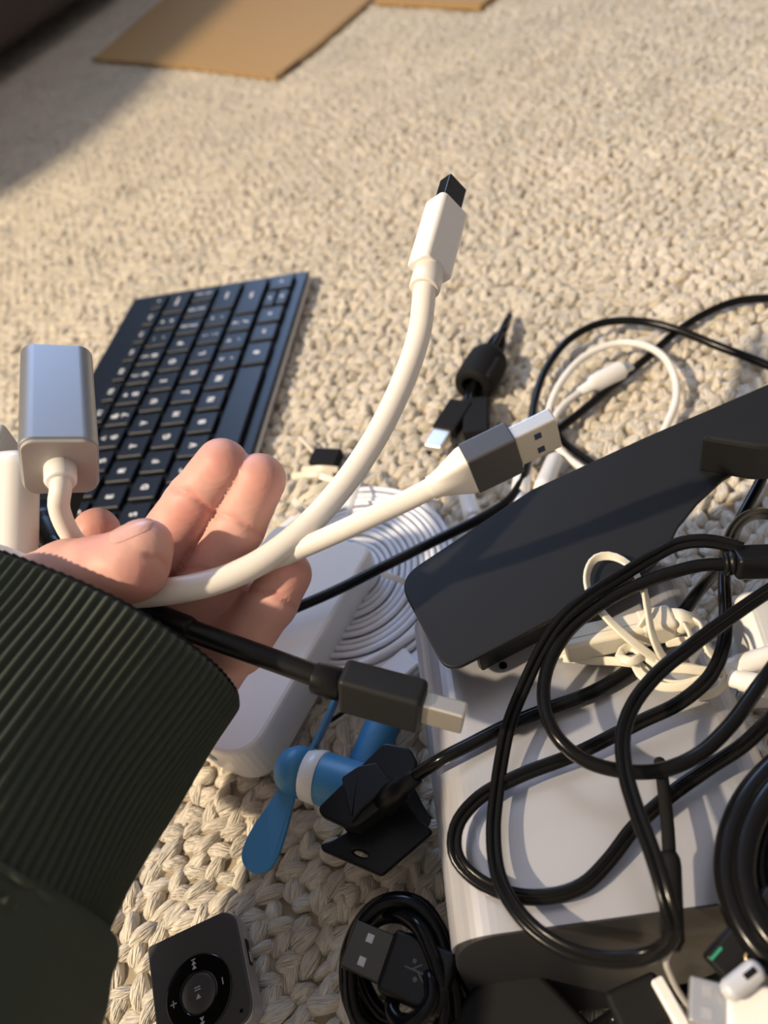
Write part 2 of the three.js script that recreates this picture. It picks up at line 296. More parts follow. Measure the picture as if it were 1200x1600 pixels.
// black bracket plate over it
{
  const o = thing('bracket_plate', 'large matte black metal bracket plate with rounded corners, lying across the silver box', 'bracket');
  const H = 0.06;
  const out = [[620, 905], [698, 1052], [760, 1020], [900, 948], [1015, 891], [1040, 862], [1060, 822], [1090, 785], [1130, 748], [1165, 728], [1260, 712], [1330, 690], [1330, 545], [1200, 600], [1010, 682], [830, 765]].map(([x, y]) => G(x, y, H));
  mesh('plate', plate(out, H - 0.0016, H, 0.0004, [0.009, 0.011, 0, 0, 0.006, 0.006, 0, 0, 0, 0.006, 0, 0, 0, 0, 0, 0]), M.matteBlack, o);
  const fl = [[745, 1028], [905, 947], [1000, 900]].map(([x, y]) => G(x, y, H).add(V(0.001, 0, -0.004)));
  const q = [...fl, ...fl.slice().reverse().map((p) => p.clone().add(V(-0.0006, 0, -0.0016)))];
  mesh('flange', plate(q, 0.0452, H - 0.001, 0.0002), M.matteBlack, o);
  const top = [[1094, 683], [1185, 698], [1215, 696], [1300, 680], [1300, 590], [1200, 635]].map(([x, y]) => G(x, y, 0.075));
  mesh('raised_block', plate(top, H - 0.0005, 0.075, 0.0012, 0.002), M.matteBlack, o);
  seat(o);
}

// ---------------------------------------------------------------- things on the carpet, left to right
{ // white power bank
  const o = thing('power_bank', 'white rounded power bank on the carpet, half hidden under the hand', 'power bank');
  const H = 0.024; const a = G(578, 862, H), b = G(428, 1118, H); const ax = b.clone().sub(a).setY(0), L = ax.length() + 0.022; ax.normalize(); const side = V(ax.z, 0, -ax.x); if (side.dot(V(-1, 0, 0)) < 0) side.negate();
  const W = 0.05; const c = a.clone().addScaledVector(ax, L / 2 - 0.004).addScaledVector(side, W / 2);
  const out = [a.clone().addScaledVector(ax, -0.003), a.clone().addScaledVector(ax, L - 0.003), a.clone().addScaledVector(ax, L - 0.003).addScaledVector(side, W), a.clone().addScaledVector(ax, -0.003).addScaledVector(side, W)];
  mesh('shell', plate(out, 0.0015, H, 0.0016, [0.005, 0.014, 0.014, 0.008]), M.white, o);
  const g = new THREE.TorusGeometry(0.0016, 0.0003, 8, 20); mesh('emblem', [put(g, frame(a.clone().addScaledVector(ax, L - 0.0028).addScaledVector(side, W * 0.4).setY(0.013), UP, side)), put(rbox(0.0005, 0.004, 0.0004, 0.0001), frame(a.clone().addScaledVector(ax, L - 0.0028).addScaledVector(side, W * 0.4).setY(0.0155), UP, side))], M.grey, o);
  seat(o);
}
{ // flat coil of white cable
  const o = thing('white_cable_coil', 'flat spiral coil of thin white cable, between the white power bank and black plate', 'cable');
  const c = V(-0.022, 0, -0.207), r0 = 0.010, r1 = 0.0485, turns = 13.6, rad = 0.00128, pts = [];
  for (let i = 0; i <= turns * 36; i++) { const t = i / 36, a = t * 2 * Math.PI + 0.6, R = r0 + (r1 - r0) * t / turns; const lift = 0.004 + 0.004 * Math.sin(a * 1 + 0.8) * (R / r1) + 0.0007 * Math.sin(t * 2.1) + rr(0, 0.0002); pts.push(V(c.x + R * Math.cos(a) * 0.96, lift + 0.003, c.z + R * Math.sin(a) * 1.1)); }
  mesh('cable', new THREE.TubeGeometry(new THREE.CatmullRomCurve3(pts), pts.length * 2, rad, 8), M.coilWhite, o);
  mesh('tail', tube(gs([[470, 1042, 0.009], [540, 1045, 0.011], [600, 1020, 0.013], [650, 988, 0.013], [690, 960, 0.012]]), 0.0015), M.coilWhite, o);
  const tie = (list) => sweep(gs(list), ribbon(0.0026, 0.0007));
  mesh('tie', tie([[566, 730, 0.009], [558, 760, 0.014], [547, 795, 0.0155], [542, 830, 0.013]]), M.white, o);
  mesh('tie', tie([[560, 880, 0.0145], [590, 893, 0.0165], [622, 905, 0.0165], [650, 918, 0.011]]), M.white, o);
  for (const [a, b, w] of [[[592, 1078, 0.009], [648, 1030, 0.011], 0.0105], [[640, 1052, 0.008], [690, 1010, 0.009], 0.0085]]) {
    const A = G(...a), B = G(...b), d = B.clone().sub(A); mesh('plug', put(rbox(w, d.length(), 0.0075, 0.0012), frame(A.clone().add(B).multiplyScalar(0.5), d, V(0, 0, 1))), M.coilWhite, o);
  }
  seat(o);
}
{ // loose bundle of flat white ties beside the coil
  const o = thing('white_tie_bundle', 'small bundle of flat white ties at the far edge of the white coil', 'tie');
  const prof = ribbon(0.0032, 0.0008);
  for (const l of [[[472, 735, 0.012], [500, 732, 0.015], [528, 734, 0.013]], [[456, 744, 0.01], [490, 741, 0.014], [520, 742, 0.012]], [[478, 748, 0.013], [468, 762, 0.012], [460, 776, 0.009]], [[500, 744, 0.014], [520, 750, 0.013], [534, 760, 0.011]], [[468, 785, 0.008], [490, 768, 0.012], [515, 752, 0.012]], [[458, 780, 0.013], [470, 795, 0.014], [482, 808, 0.011]], [[478, 790, 0.012], [500, 776, 0.013], [525, 765, 0.011]]]) mesh('strip', sweep(gs(l), prof), M.cream, o);
  seat(o);
}
{ // small black cap with white pin
  const o = thing('black_plug_cap', 'small black flat plug with a thin white lead, on the carpet right of keyboard', 'plug');
  const A = G(488, 716, 0.005), B = G(532, 718, 0.005), d = B.clone().sub(A);
  mesh('body', put(rbox(0.011, d.length(), 0.006, 0.0015), frame(A.clone().add(B).multiplyScalar(0.5), d, V(0, 0, 1))), M.softBlack, o);
  mesh('lead', tube(gs([[469, 684, 0.006], [480, 696, 0.006], [491, 708, 0.005]]), 0.0009), M.cream, o);
  seat(o);
}
{ // strapped black cable bundle
  const o = thing('strapped_cable', 'short black charging cable folded and bound with a black strap, alone on the carpet', 'cable');
  const h = 0.008;
  for (const l of [[[796, 494, 0.004], [785, 522, 0.005], [765, 560, h], [740, 600, h], [722, 640, h]], [[792, 500, 0.007], [775, 535, 0.009], [752, 575, h + 0.003], [738, 615, h], [738, 640, h]], [[788, 515, 0.008], [770, 530, 0.006], [750, 565, h - 0.003], [735, 600, h - 0.003], [725, 630, h - 0.002]], [[786, 520, 0.004], [783, 548, 0.006], [762, 572, h], [748, 600, h - 0.003], [742, 630, h - 0.003]]]) mesh('lead', tube(gs(l), 0.0019), M.cable, o);
  const A = G(765, 560, h), B = G(738, 605, h); const st = turned(A, B, [[0, 0.006], [-0.03, 0.0095], [0.1, 0.0108], [0.5, 0.0112], [0.9, 0.0108], [1.03, 0.0095], [1, 0.006]]);
  mesh('strap', st, M.softBlack, o);
  mesh('strap_end', put(rbox(0.012, 0.016, 0.004, 0.0015), frame(G(770, 585, 0.01), B.clone().sub(A), V(0.3, 1, 0))), M.softBlack, o);
  const plug = (a, b, w, t, mat, hh) => { const p = G(...a, hh), q = G(...b, hh), d = q.clone().sub(p); return put(rbox(w, d.length(), t, 0.001), frame(p.clone().add(q).multiplyScalar(0.5), d, V(1, 0, 0.3))); };
  mesh('plug_body', plug([722, 632], [694, 676], 0.0125, 0.007, M.softBlack, 0.008), M.softBlack, o);
  mesh('plug_shell', plug([697, 668], [676, 702], 0.0095, 0.0042, M.steel, 0.008), M.steel, o);
  mesh('plug_body', plug([745, 628], [744, 682], 0.0125, 0.0075, M.softBlack, 0.007), M.softBlack, o);
  mesh('strap_tip', sweep(gs([[700, 690, 0.004], [684, 690, 0.006], [668, 709, 0.003]]), ribbon(0.003, 0.001)), M.softBlack, o);
  seat(o);
}
{ // black cords across the carpet
  const o = thing('power_cable', 'long black round cord bowing over the carpet and running left across the white coil', 'cord', 'black cords running over the carpet'); mesh('lead', tube(gs([[1260, 600, 0.003], [1200, 571, 0.003], [1120, 540, 0.004], [1060, 516, 0.007], [1000, 502, 0.008], [940, 505, 0.008], [890, 530, 0.008], [855, 573, 0.006], [836, 625, 0.006], [828, 690, 0.01], [818, 745, 0.018], [795, 782, 0.024], [755, 808, 0.026], [680, 845, 0.028], [600, 885, 0.029], [520, 925, 0.031], [450, 955, 0.031], [380, 985, 0.029]]), 0.0021), M.cable, o); seat(o);
  const p = thing('power_cable', 'black cord running straight diagonally through the white cable loop on the carpet', 'cord', 'black cords running over the carpet'); mesh('lead', tube(gs([[1290, 470, 0.003], [1200, 466, 0.003], [1150, 471, 0.003], [1100, 491, 0.0035], [1058, 518, 0.0028], [1010, 560, 0.003], [960, 600, 0.003], [900, 650, 0.003], [850, 688, 0.004], [800, 725, 0.004]]), 0.0021), M.cable, p); seat(p);
  const q = thing('power_cable', 'short dark stretch of cord vanishing under the far edge of the black plate', 'cord', 'black cords running over the carpet'); mesh('lead', tube(gs([[866, 664, 0.003], [880, 690, 0.003], [900, 706, 0.003], [930, 727, 0.003], [960, 760, 0.003]]), 0.0017), M.cable, q); seat(q);
}
{ // white cable loop with connector
  const o = thing('white_cable', 'white cable curled in a loop on the carpet, with a slim connector inside it', 'cable');
  mesh('lead', tube(gs([[1015, 720, 0.004], [1040, 668, 0.005], [1056, 625, 0.007], [1054, 590, 0.009], [1035, 556, 0.011], [1000, 538, 0.011], [960, 537, 0.01], [915, 556, 0.009], [880, 592, 0.008], [860, 632, 0.006], [853, 670, 0.004], [838, 720, 0.004]]), 0.0018), M.whiteCable, o);
  mesh('lead', tube(gs([[906, 613, 0.007], [880, 634, 0.009], [864, 660, 0.01], [866, 690, 0.009], [888, 716, 0.006], [925, 742, 0.004]]), 0.0018), M.whiteCable, o);
  const A = G(905, 613, 0.007), B = G(974, 576, 0.006), d = B.clone().sub(A);
  mesh('connector_body', turned(A, B, [[0, 0], [0, 0.0024], [0.25, 0.003], [0.32, 0.0048], [0.92, 0.0048], [1, 0.0036], [1, 0]]), M.white, o);
  mesh('connector_tip', put(rbox(0.0065, 0.005, 0.0024, 0.0008), frame(B.clone().addScaledVector(d.clone().normalize(), 0.002), d, V(0, 0, 1))), M.silver, o);
  seat(o);
  const two = [[[[822, 700], [812, 775], 'white cylindrical cable end leaning beside the black plate, left one'], [[868, 715], [846, 768], 'white cylindrical cable end leaning beside the black plate, right one']], [[[728, 770], [740, 812], 'short white cable end standing right of the white coil']]].flat();
  for (const [a, b, lab] of two) {
    const k = thing('cable_end', lab, 'plug', 'white cable ends lying beside the black plate'); const p = G(...a, 0.006), q = G(...b, 0.02);
    mesh('sleeve', turned(p, q, [[0, 0], [0, 0.0028], [0.1, 0.0038], [0.85, 0.004], [1, 0.0036], [1, 0]]), M.white, k);
    mesh('tip', turned(q, q.clone().add(q.clone().sub(p).multiplyScalar(0.22)), [[0, 0], [0, 0.0026], [1, 0.0026], [1, 0.0012], [0.6, 0.001], [0.6, 0]]), M.coilWhite, k);
    seat(k);
  }
}
{ // blue mini fan
  const o = thing('mini_fan', 'bright blue two-bladed pocket fan with a white ring, lying on the carpet', 'fan');
  const hub = G(455, 1202, 0.02), mid = G(482, 1210, 0.02), ring = G(505, 1216, 0.02), end = G(575, 1240, 0.02); const ax = end.clone().sub(hub).normalize();
  mesh('hub', turned(hub.clone().addScaledVector(ax, -0.0055), mid, [[0, 0], [0.04, 0.003], [0.2, 0.0062], [0.5, 0.0082], [1, 0.0084], [1, 0]]), M.blue, o);
  mesh('ring', turned(mid, ring, [[0, 0.006], [0, 0.0086], [1, 0.009], [1, 0.006]]), M.white, o).userData.label = 'white ring';
  mesh('motor_housing', turned(ring, end, [[0, 0.006], [0, 0.0086], [0.95, 0.0088], [1, 0.008], [1, 0]]), M.blue, o);
  const blade = (a, b, w, tilt) => {
    const d = b.clone().sub(a), L = d.length(); const s = new THREE.Shape(); s.moveTo(-0.0022, 0); s.bezierCurveTo(-0.004, L * 0.4, -w * 0.62, L * 0.62, -w * 0.5, L * 0.85); s.bezierCurveTo(-w * 0.4, L * 1.04, w * 0.42, L * 1.04, w * 0.5, L * 0.82); s.bezierCurveTo(w * 0.55, L * 0.6, 0.004, L * 0.35, 0.0022, 0);
    const g = new THREE.ExtrudeGeometry(s, { depth: 0.0008, bevelEnabled: true, bevelSize: 0.0003, bevelThickness: 0.0003, bevelSegments: 2, curveSegments: 16 });
    const p = g.attributes.position; for (let i = 0; i < p.count; i++) { const x = p.getX(i), y = p.getY(i); p.setZ(i, p.getZ(i) - x * x * 12 + 0.002 * Math.sin(y / L * 2)); } g.computeVertexNormals();
    return put(g, frame(a, d, tilt));
  };
  mesh('blade', blade(G(458, 1212, 0.021), G(388, 1362, 0.016), 0.0125, V(1, 0.15, 0.25)), M.blue, o);
  mesh('blade', blade(G(474, 1190, 0.024), G(520, 1085, 0.022), 0.0135, camF.clone().multiplyScalar(1).addScaledVector(camR, 0.12)), M.blue, o);
  mesh('stalk', turned(G(562, 1215, 0.013), G(612, 1100, 0.013), [[0, 0], [0, 0.0062], [1, 0.0062], [1, 0]]), M.blue, o);
  seat(o);
}
const cradleCable = [[604, 1252, 0.034], [628, 1226, 0.038], [655, 1208, 0.043], [690, 1186, 0.0485], [740, 1160, 0.0492], [800, 1130, 0.0484], [860, 1106, 0.0482], [930, 1079, 0.048], [985, 1045, 0.048], [1030, 1000, 0.048], [1066, 958, 0.049], [1095, 920, 0.047], [1124, 884, 0.04], [1155, 815, 0.035], [1184, 760, 0.035], [1202, 722, 0.035], [1240, 640, 0.03]];
{ // black charging cradle
  const o = thing('charging_cradle', 'black plastic charging cradle with two flat plates and a slot, left of silver box', 'cradle');
  const fp = (list, h) => list.map(([x, y]) => G(x, y, h));
  const slot = []; for (let i = 0; i < 16; i++) { const a = i / 16 * 2 * Math.PI; slot.push([563 + 12 * Math.cos(a) * (Math.abs(Math.cos(a)) > 0.3 ? 1 : 1) + 0, 1333 + 4.5 * Math.sin(a) + 4 * Math.cos(a)]); }
  mesh('front_plate', plate(fp([[500, 1318], [502, 1328], [595, 1368], [676, 1298], [640, 1262], [607, 1260], [520, 1312]], 0.026), 0.0235, 0.026, 0.0006, 0.0012, [fp(slot, 0.026)]), M.black, o);
  mesh('back_plate', plate(fp([[496, 1262], [502, 1275], [540, 1292], [560, 1290], [640, 1228], [652, 1190], [640, 1168], [600, 1160]], 0.036), 0.0335, 0.036, 0.0006, 0.0015), M.black, o);
  mesh('channel', [plate(fp([[536, 1292], [560, 1296], [645, 1232], [620, 1222]], 0.03), 0.004, 0.0345, 0.0008), plate(fp([[548, 1290], [600, 1318], [664, 1262], [620, 1236]], 0.0145), 0.0035, 0.015, 0.0008)], M.matteBlack, o);
  mesh('inner_panel', plate(fp([[548, 1284], [533, 1214], [560, 1196], [588, 1190], [612, 1222], [566, 1262]], 0.0375), 0.0355, 0.0375, 0.0006, 0.001), M.matteBlack, o);
  mesh('web', plate(fp([[600, 1262], [640, 1262], [652, 1240], [622, 1228]], 0.028), 0.003, 0.0345, 0.0008), M.black, o);
  mesh('strain_relief', turned(G(600, 1254, 0.033), G(650, 1212, 0.042), [[0, 0], [0, 0.0042], [0.55, 0.0036], [0.6, 0.003], [1, 0.0024], [1, 0]]), M.black, o);
  mesh('cable', tube(gs(cradleCable), 0.00195), M.cable, o);
  seat(o);
}
{ // music player
  const o = thing('music_player', 'small square grey music player with a round black control ring, lying on the carpet', 'music player');
  const H = 0.0125, a = G(228, 1479, H), e1 = G(350, 1421, H).sub(a).setY(0).normalize(), e2 = V(-e1.z, 0, e1.x); if (e2.z < 0) e2.negate();
  const S1 = 0.0298, S2 = 0.0325, cc = a.clone().addScaledVector(e1, S1 / 2).addScaledVector(e2, S2 / 2).setY(0);
  const m = basis(e1, UP, e2, cc);
  const sq = (s1, s2, y0, y1, r, b) => { const P = [[-1, -1], [1, -1], [1, 1], [-1, 1]].map(([x, z]) => V(x * s1 / 2, 0, z * s2 / 2)); return put(plate(P, y0, y1, b, r), m); };
  mesh('case', sq(S1, S2, 0.0035, H - 0.0006, [0.0015, 0.006, 0.006, 0.0015], 0.001), M.silver, o).userData.label = 'silver side band';
  mesh('clip', sq(S1 * 0.92, S2 * 0.9, 0.001, 0.0034, 0.004, 0.0006), M.silver, o);
  mesh('face', sq(S1 - 0.0006, S2 - 0.0006, H - 0.0012, H, [0.0014, 0.0058, 0.0058, 0.0014], 0.0005), M.graphite, o).userData.label = 'dark grey brushed face';
  const cz = 0.0045, cx = -0.0005, ring = new THREE.LatheGeometry([[0.0056, 0], [0.0056, 0.0004], [0.0062, 0.0005], [0.0098, 0.0004], [0.0103, 0.0002], [0.0104, 0]].map(([x, y]) => new THREE.Vector2(x, y)), 48).translate(cx, H, cz - 0.0015);
  mesh('control_ring', put(ring, m), M.gloss, o);
  const btn = new THREE.LatheGeometry([[0, 0.0006], [0.003, 0.0007], [0.0048, 0.0005], [0.0054, 0]].map(([x, y]) => new THREE.Vector2(x, y)), 40).translate(cx, H, cz - 0.0015);
  mesh('play_button', put(btn, m), M.graphite, o);
  const tri = (x, z, s, up) => { const sh = new THREE.Shape(); sh.moveTo(-s, -s * 0.8 * up); sh.lineTo(s, -s * 0.8 * up); sh.lineTo(0, s * 0.9 * up); return new THREE.ExtrudeGeometry(sh, { depth: 0.0001, bevelEnabled: false }).rotateX(-Math.PI / 2).translate(x, H + 0.00055, z); };
  const bar = (x, z, w, d, y = 0.00055) => new THREE.BoxGeometry(w, 0.0001, d).translate(x, H + y, z);
  const c0 = cz - 0.0015;
  const sy = [bar(cx, c0 - 0.0014, 0.0018, 0.0003, 0.00072), bar(cx, c0 - 0.0007, 0.0018, 0.0003, 0.00072), tri(cx, c0 + 0.001, 0.0008, 1).translate(0, 0.00016, 0), tri(cx, c0 - 0.0071, 0.0007, 1), tri(cx, c0 - 0.0083, 0.0007, 1), bar(cx, c0 - 0.0092, 0.0013, 0.0003), tri(cx, c0 + 0.0071, 0.0007, -1), tri(cx, c0 + 0.0083, 0.0007, -1), bar(cx, c0 + 0.0092, 0.0013, 0.0003), bar(cx - 0.0078, c0, 0.0019, 0.0003), bar(cx - 0.0078, c0, 0.0003, 0.0019), bar(cx + 0.0078, c0, 0.0003, 0.0019)];
  mesh('symbols', sy.map((g) => put(g, m)), M.grey, o);
  mesh('pinhole', put(new THREE.CylinderGeometry(0.0005, 0.0005, 0.0002, 16).translate(0.011, H, 0.0125), m), M.gloss, o);
  const sl = rbox(0.0006, 0.0022, 0.0078, 0.0003).translate(S1 / 2, 0.0076, -0.003); mesh('switch_slot', put(sl, m), M.gloss, o); mesh('switch_slider', put(rbox(0.0009, 0.0014, 0.003, 0.0003).translate(S1 / 2 + 0.0001, 0.0076, -0.0015), m), M.silver, o);
  seat(o);
}
function usbA(o, c, axis, wide, k, bodyMat, shellMat, holeMat, dims = {}) { // shell + two windows, axis from body to tip, c at the shell's root
  const L = dims.l ?? 0.012, W = dims.w ?? 0.0122, T = dims.t ?? 0.0046, f = frame(c, axis, wide);
  const s = mesh('plug_shell', put(rbox(W, L, T, 0.0005).translate(0, L / 2, 0), f), shellMat, o);
  for (const x of [-1, 1]) mesh('shell_window', put(rbox(0.0022, 0.002, 0.0003, 0.0001).translate(x * W * 0.24, L * 0.52, (T / 2 + 0.00002) * k), f), holeMat, o);
  return s;
}
{ // black USB cable coil at the bottom
  const o = thing('usb_cable_coil', 'coiled glossy black USB cable with its plug showing, on carpet right of music player', 'cable');
  const loops = [[[560, 1600, 0.012], [542, 1545, 0.014], [545, 1480, 0.016], [575, 1425, 0.018], [615, 1405, 0.02], [660, 1415, 0.02], [690, 1460, 0.019], [715, 1530, 0.018], [738, 1590, 0.016], [735, 1650, 0.014]],
    [[600, 1620, 0.02], [560, 1590, 0.022], [548, 1520, 0.024], [562, 1450, 0.026], [600, 1412, 0.027], [645, 1412, 0.028], [680, 1450, 0.027], [700, 1510, 0.025], [712, 1570, 0.022], [715, 1640, 0.018]],
    [[650, 1600, 0.012], [600, 1585, 0.013], [570, 1540, 0.014], [562, 1490, 0.016], [580, 1445, 0.018], [620, 1430, 0.026], [655, 1450, 0.031], [675, 1490, 0.031], [690, 1540, 0.029], [690, 1600, 0.026], [650, 1640, 0.022]],
    [[640, 1475, 0.016], [650, 1500, 0.022], [672, 1530, 0.03], [675, 1560, 0.031], [655, 1590, 0.031], [630, 1600, 0.03], [612, 1580, 0.028], [618, 1555, 0.026], [640, 1545, 0.026]],
    [[620, 1640, 0.014], [585, 1600, 0.01], [566, 1555, 0.008], [580, 1500, 0.008], [620, 1470, 0.009], [665, 1480, 0.011], [700, 1540, 0.012], [725, 1620, 0.012]]];
  for (const l of loops) mesh('lead', tube(gs(l), 0.0021), M.cable, o);
  const H = 0.027, A = G(607, 1501, H), ax = G(557, 1479, H).sub(A).normalize(), wide = G(563, 1450, H).sub(G(552, 1507, H)).setY(0).normalize();
  usbA(o, A, ax, wide, wide.clone().cross(ax).y > 0 ? 1 : -1, M.black, M.darkSteel, M.grey);
  const f = frame(A, ax, wide); mesh('plug_body', put(rbox(0.0155, 0.018, 0.0078, 0.0015).translate(0, -0.009, 0), f), M.black, o);
  const up = wide.clone().cross(ax).y > 0 ? 1 : -1; const w = 0.0004;
  const tri = [rbox(w, 0.0075, 0.0002, 0.00008), rbox(w, 0.0028, 0.0002, 0.00008).rotateZ(0.7).translate(0.001, 0.0005, 0), rbox(w, 0.0026, 0.0002, 0.00008).rotateZ(-0.7).translate(-0.001, -0.0012, 0), new THREE.CylinderGeometry(0.0008, 0.0008, 0.0002, 14).rotateX(Math.PI / 2).translate(0, -0.0038, 0), rbox(0.001, 0.001, 0.0002, 0.00008).translate(0.002, 0.0017, 0), new THREE.CylinderGeometry(0.0006, 0.0006, 0.0002, 14).rotateX(Math.PI / 2).translate(-0.0019, 0.0001, 0)];
  mesh('plug_emblem', tri.map((g) => put(g.translate(0, -0.0095, up * 0.0039), f)), M.graphite, o);
  seat(o);
}

// ---------------------------------------------------------------- black leads lying over the silver box
const T8 = twin(0.00105);
{
  const o = thing('black_twin_lead', 'black two-conductor lead hanging in the long outer loop over the front of silver box', 'cable', 'black two-conductor leads over the silver box');
  mesh('lead', sweep(gs([[1160, 858, 0.07], [1130, 849, 0.0705], [1098, 845, 0.071], [1060, 850, 0.07], [1020, 870, 0.069], [970, 900, 0.069], [915, 935, 0.069], [878, 968, 0.067], [848, 1012, 0.064], [820, 1070, 0.06], [796, 1130, 0.056], [783, 1190, 0.053], [776, 1240, 0.0515], [771, 1300, 0.051], [778, 1365, 0.0515], [800, 1412, 0.053], [840, 1456, 0.054], [895, 1488, 0.055], [955, 1500, 0.056], [1015, 1492, 0.058], [1045, 1470, 0.062], [1052, 1445, 0.066], [1042, 1405, 0.068], [1020, 1335, 0.069], [993, 1262, 0.069], [976, 1200, 0.069], [974, 1145, 0.069], [990, 1100, 0.069], [1028, 1052, 0.07], [1078, 1011, 0.071], [1130, 972, 0.07], [1200, 924, 0.068], [1260, 890, 0.065]]), T8), M.cable, o);
  seat(o);
  const p = thing('black_twin_lead', 'black two-conductor lead making the low wide loop flat on top of silver box', 'cable', 'black two-conductor leads over the silver box');
  mesh('lead', sweep(gs([[1260, 815, 0.03], [1200, 803, 0.038], [1170, 806, 0.045], [1148, 825, 0.05], [1135, 860, 0.055], [1132, 910, 0.06], [1134, 960, 0.062], [1130, 1010, 0.062], [1110, 1056, 0.06], [1062, 1098, 0.057], [1000, 1128, 0.054], [900, 1178, 0.0515], [810, 1213, 0.051], [748, 1247, 0.0505], [714, 1290, 0.05], [712, 1335, 0.049], [742, 1372, 0.0488], [800, 1398, 0.049], [856, 1401, 0.049], [910, 1384, 0.049], [950, 1346, 0.0495], [992, 1292, 0.051], [1048, 1242, 0.052], [1110, 1198, 0.053], [1160, 1165, 0.055], [1205, 1122, 0.056], [1260, 1060, 0.05]]), T8), M.cable, p);
  seat(p);
  const q = thing('black_usb_lead', 'thick round black lead with a moulded plug, curving in the inner loop over the box', 'cable');
  mesh('lead', tube(gs([[1136, 881, 0.068], [1090, 884, 0.068], [1022, 904, 0.067], [950, 937, 0.066], [890, 984, 0.064], [856, 1042, 0.063], [850, 1098, 0.063], [868, 1148, 0.063], [910, 1186, 0.062], [968, 1204, 0.061], [1030, 1204, 0.06], [1090, 1180, 0.06], [1140, 1134, 0.061], [1180, 1080, 0.062], [1220, 1025, 0.06], [1270, 950, 0.055]]), 0.0019), M.cable, q);
  const A = G(1128, 880, 0.068), B = G(1144, 879, 0.068), C = G(1230, 876, 0.066), d = C.clone().sub(B);
  mesh('strain_relief', turned(A, B.clone().addScaledVector(d, 0.05), [[0, 0], [0, 0.0034], [0.3, 0.0036], [0.35, 0.003], [0.55, 0.003], [0.6, 0.0036], [1, 0.0036], [1, 0]]), M.black, q);
  mesh('plug_body', put(rbox(0.0095, d.length(), 0.007, 0.0014), frame(B.clone().add(C).multiplyScalar(0.5), d, V(0, 0.35, 1))), M.black, q);
  seat(q);
}
{ // rod with heat shrink and grey wire
  const o = thing('antenna_lead', 'thin black rod lead with a thicker sleeve and bare grey wire, over the box front', 'cable');
  mesh('rod', tube(gs([[1031, 1192, 0.05], [1036, 1225, 0.053], [1043, 1290, 0.055], [1046, 1340, 0.056]]), 0.0016), M.softBlack, o);
  mesh('sleeve', turned(G(1046, 1332, 0.056), G(1051, 1485, 0.056), [[0, 0], [0, 0.0018], [0.06, 0.0024], [0.14, 0.0026], [0.9, 0.0026], [0.95, 0.002], [1, 0.0016], [1, 0]]), M.softBlack, o);
  mesh('wire', tube(gs([[1049, 1480, 0.056], [1040, 1500, 0.054], [1048, 1525, 0.05], [1062, 1552, 0.046], [1085, 1580, 0.042], [1125, 1602, 0.04]]), 0.0007), M.wire, o);
  seat(o);
}
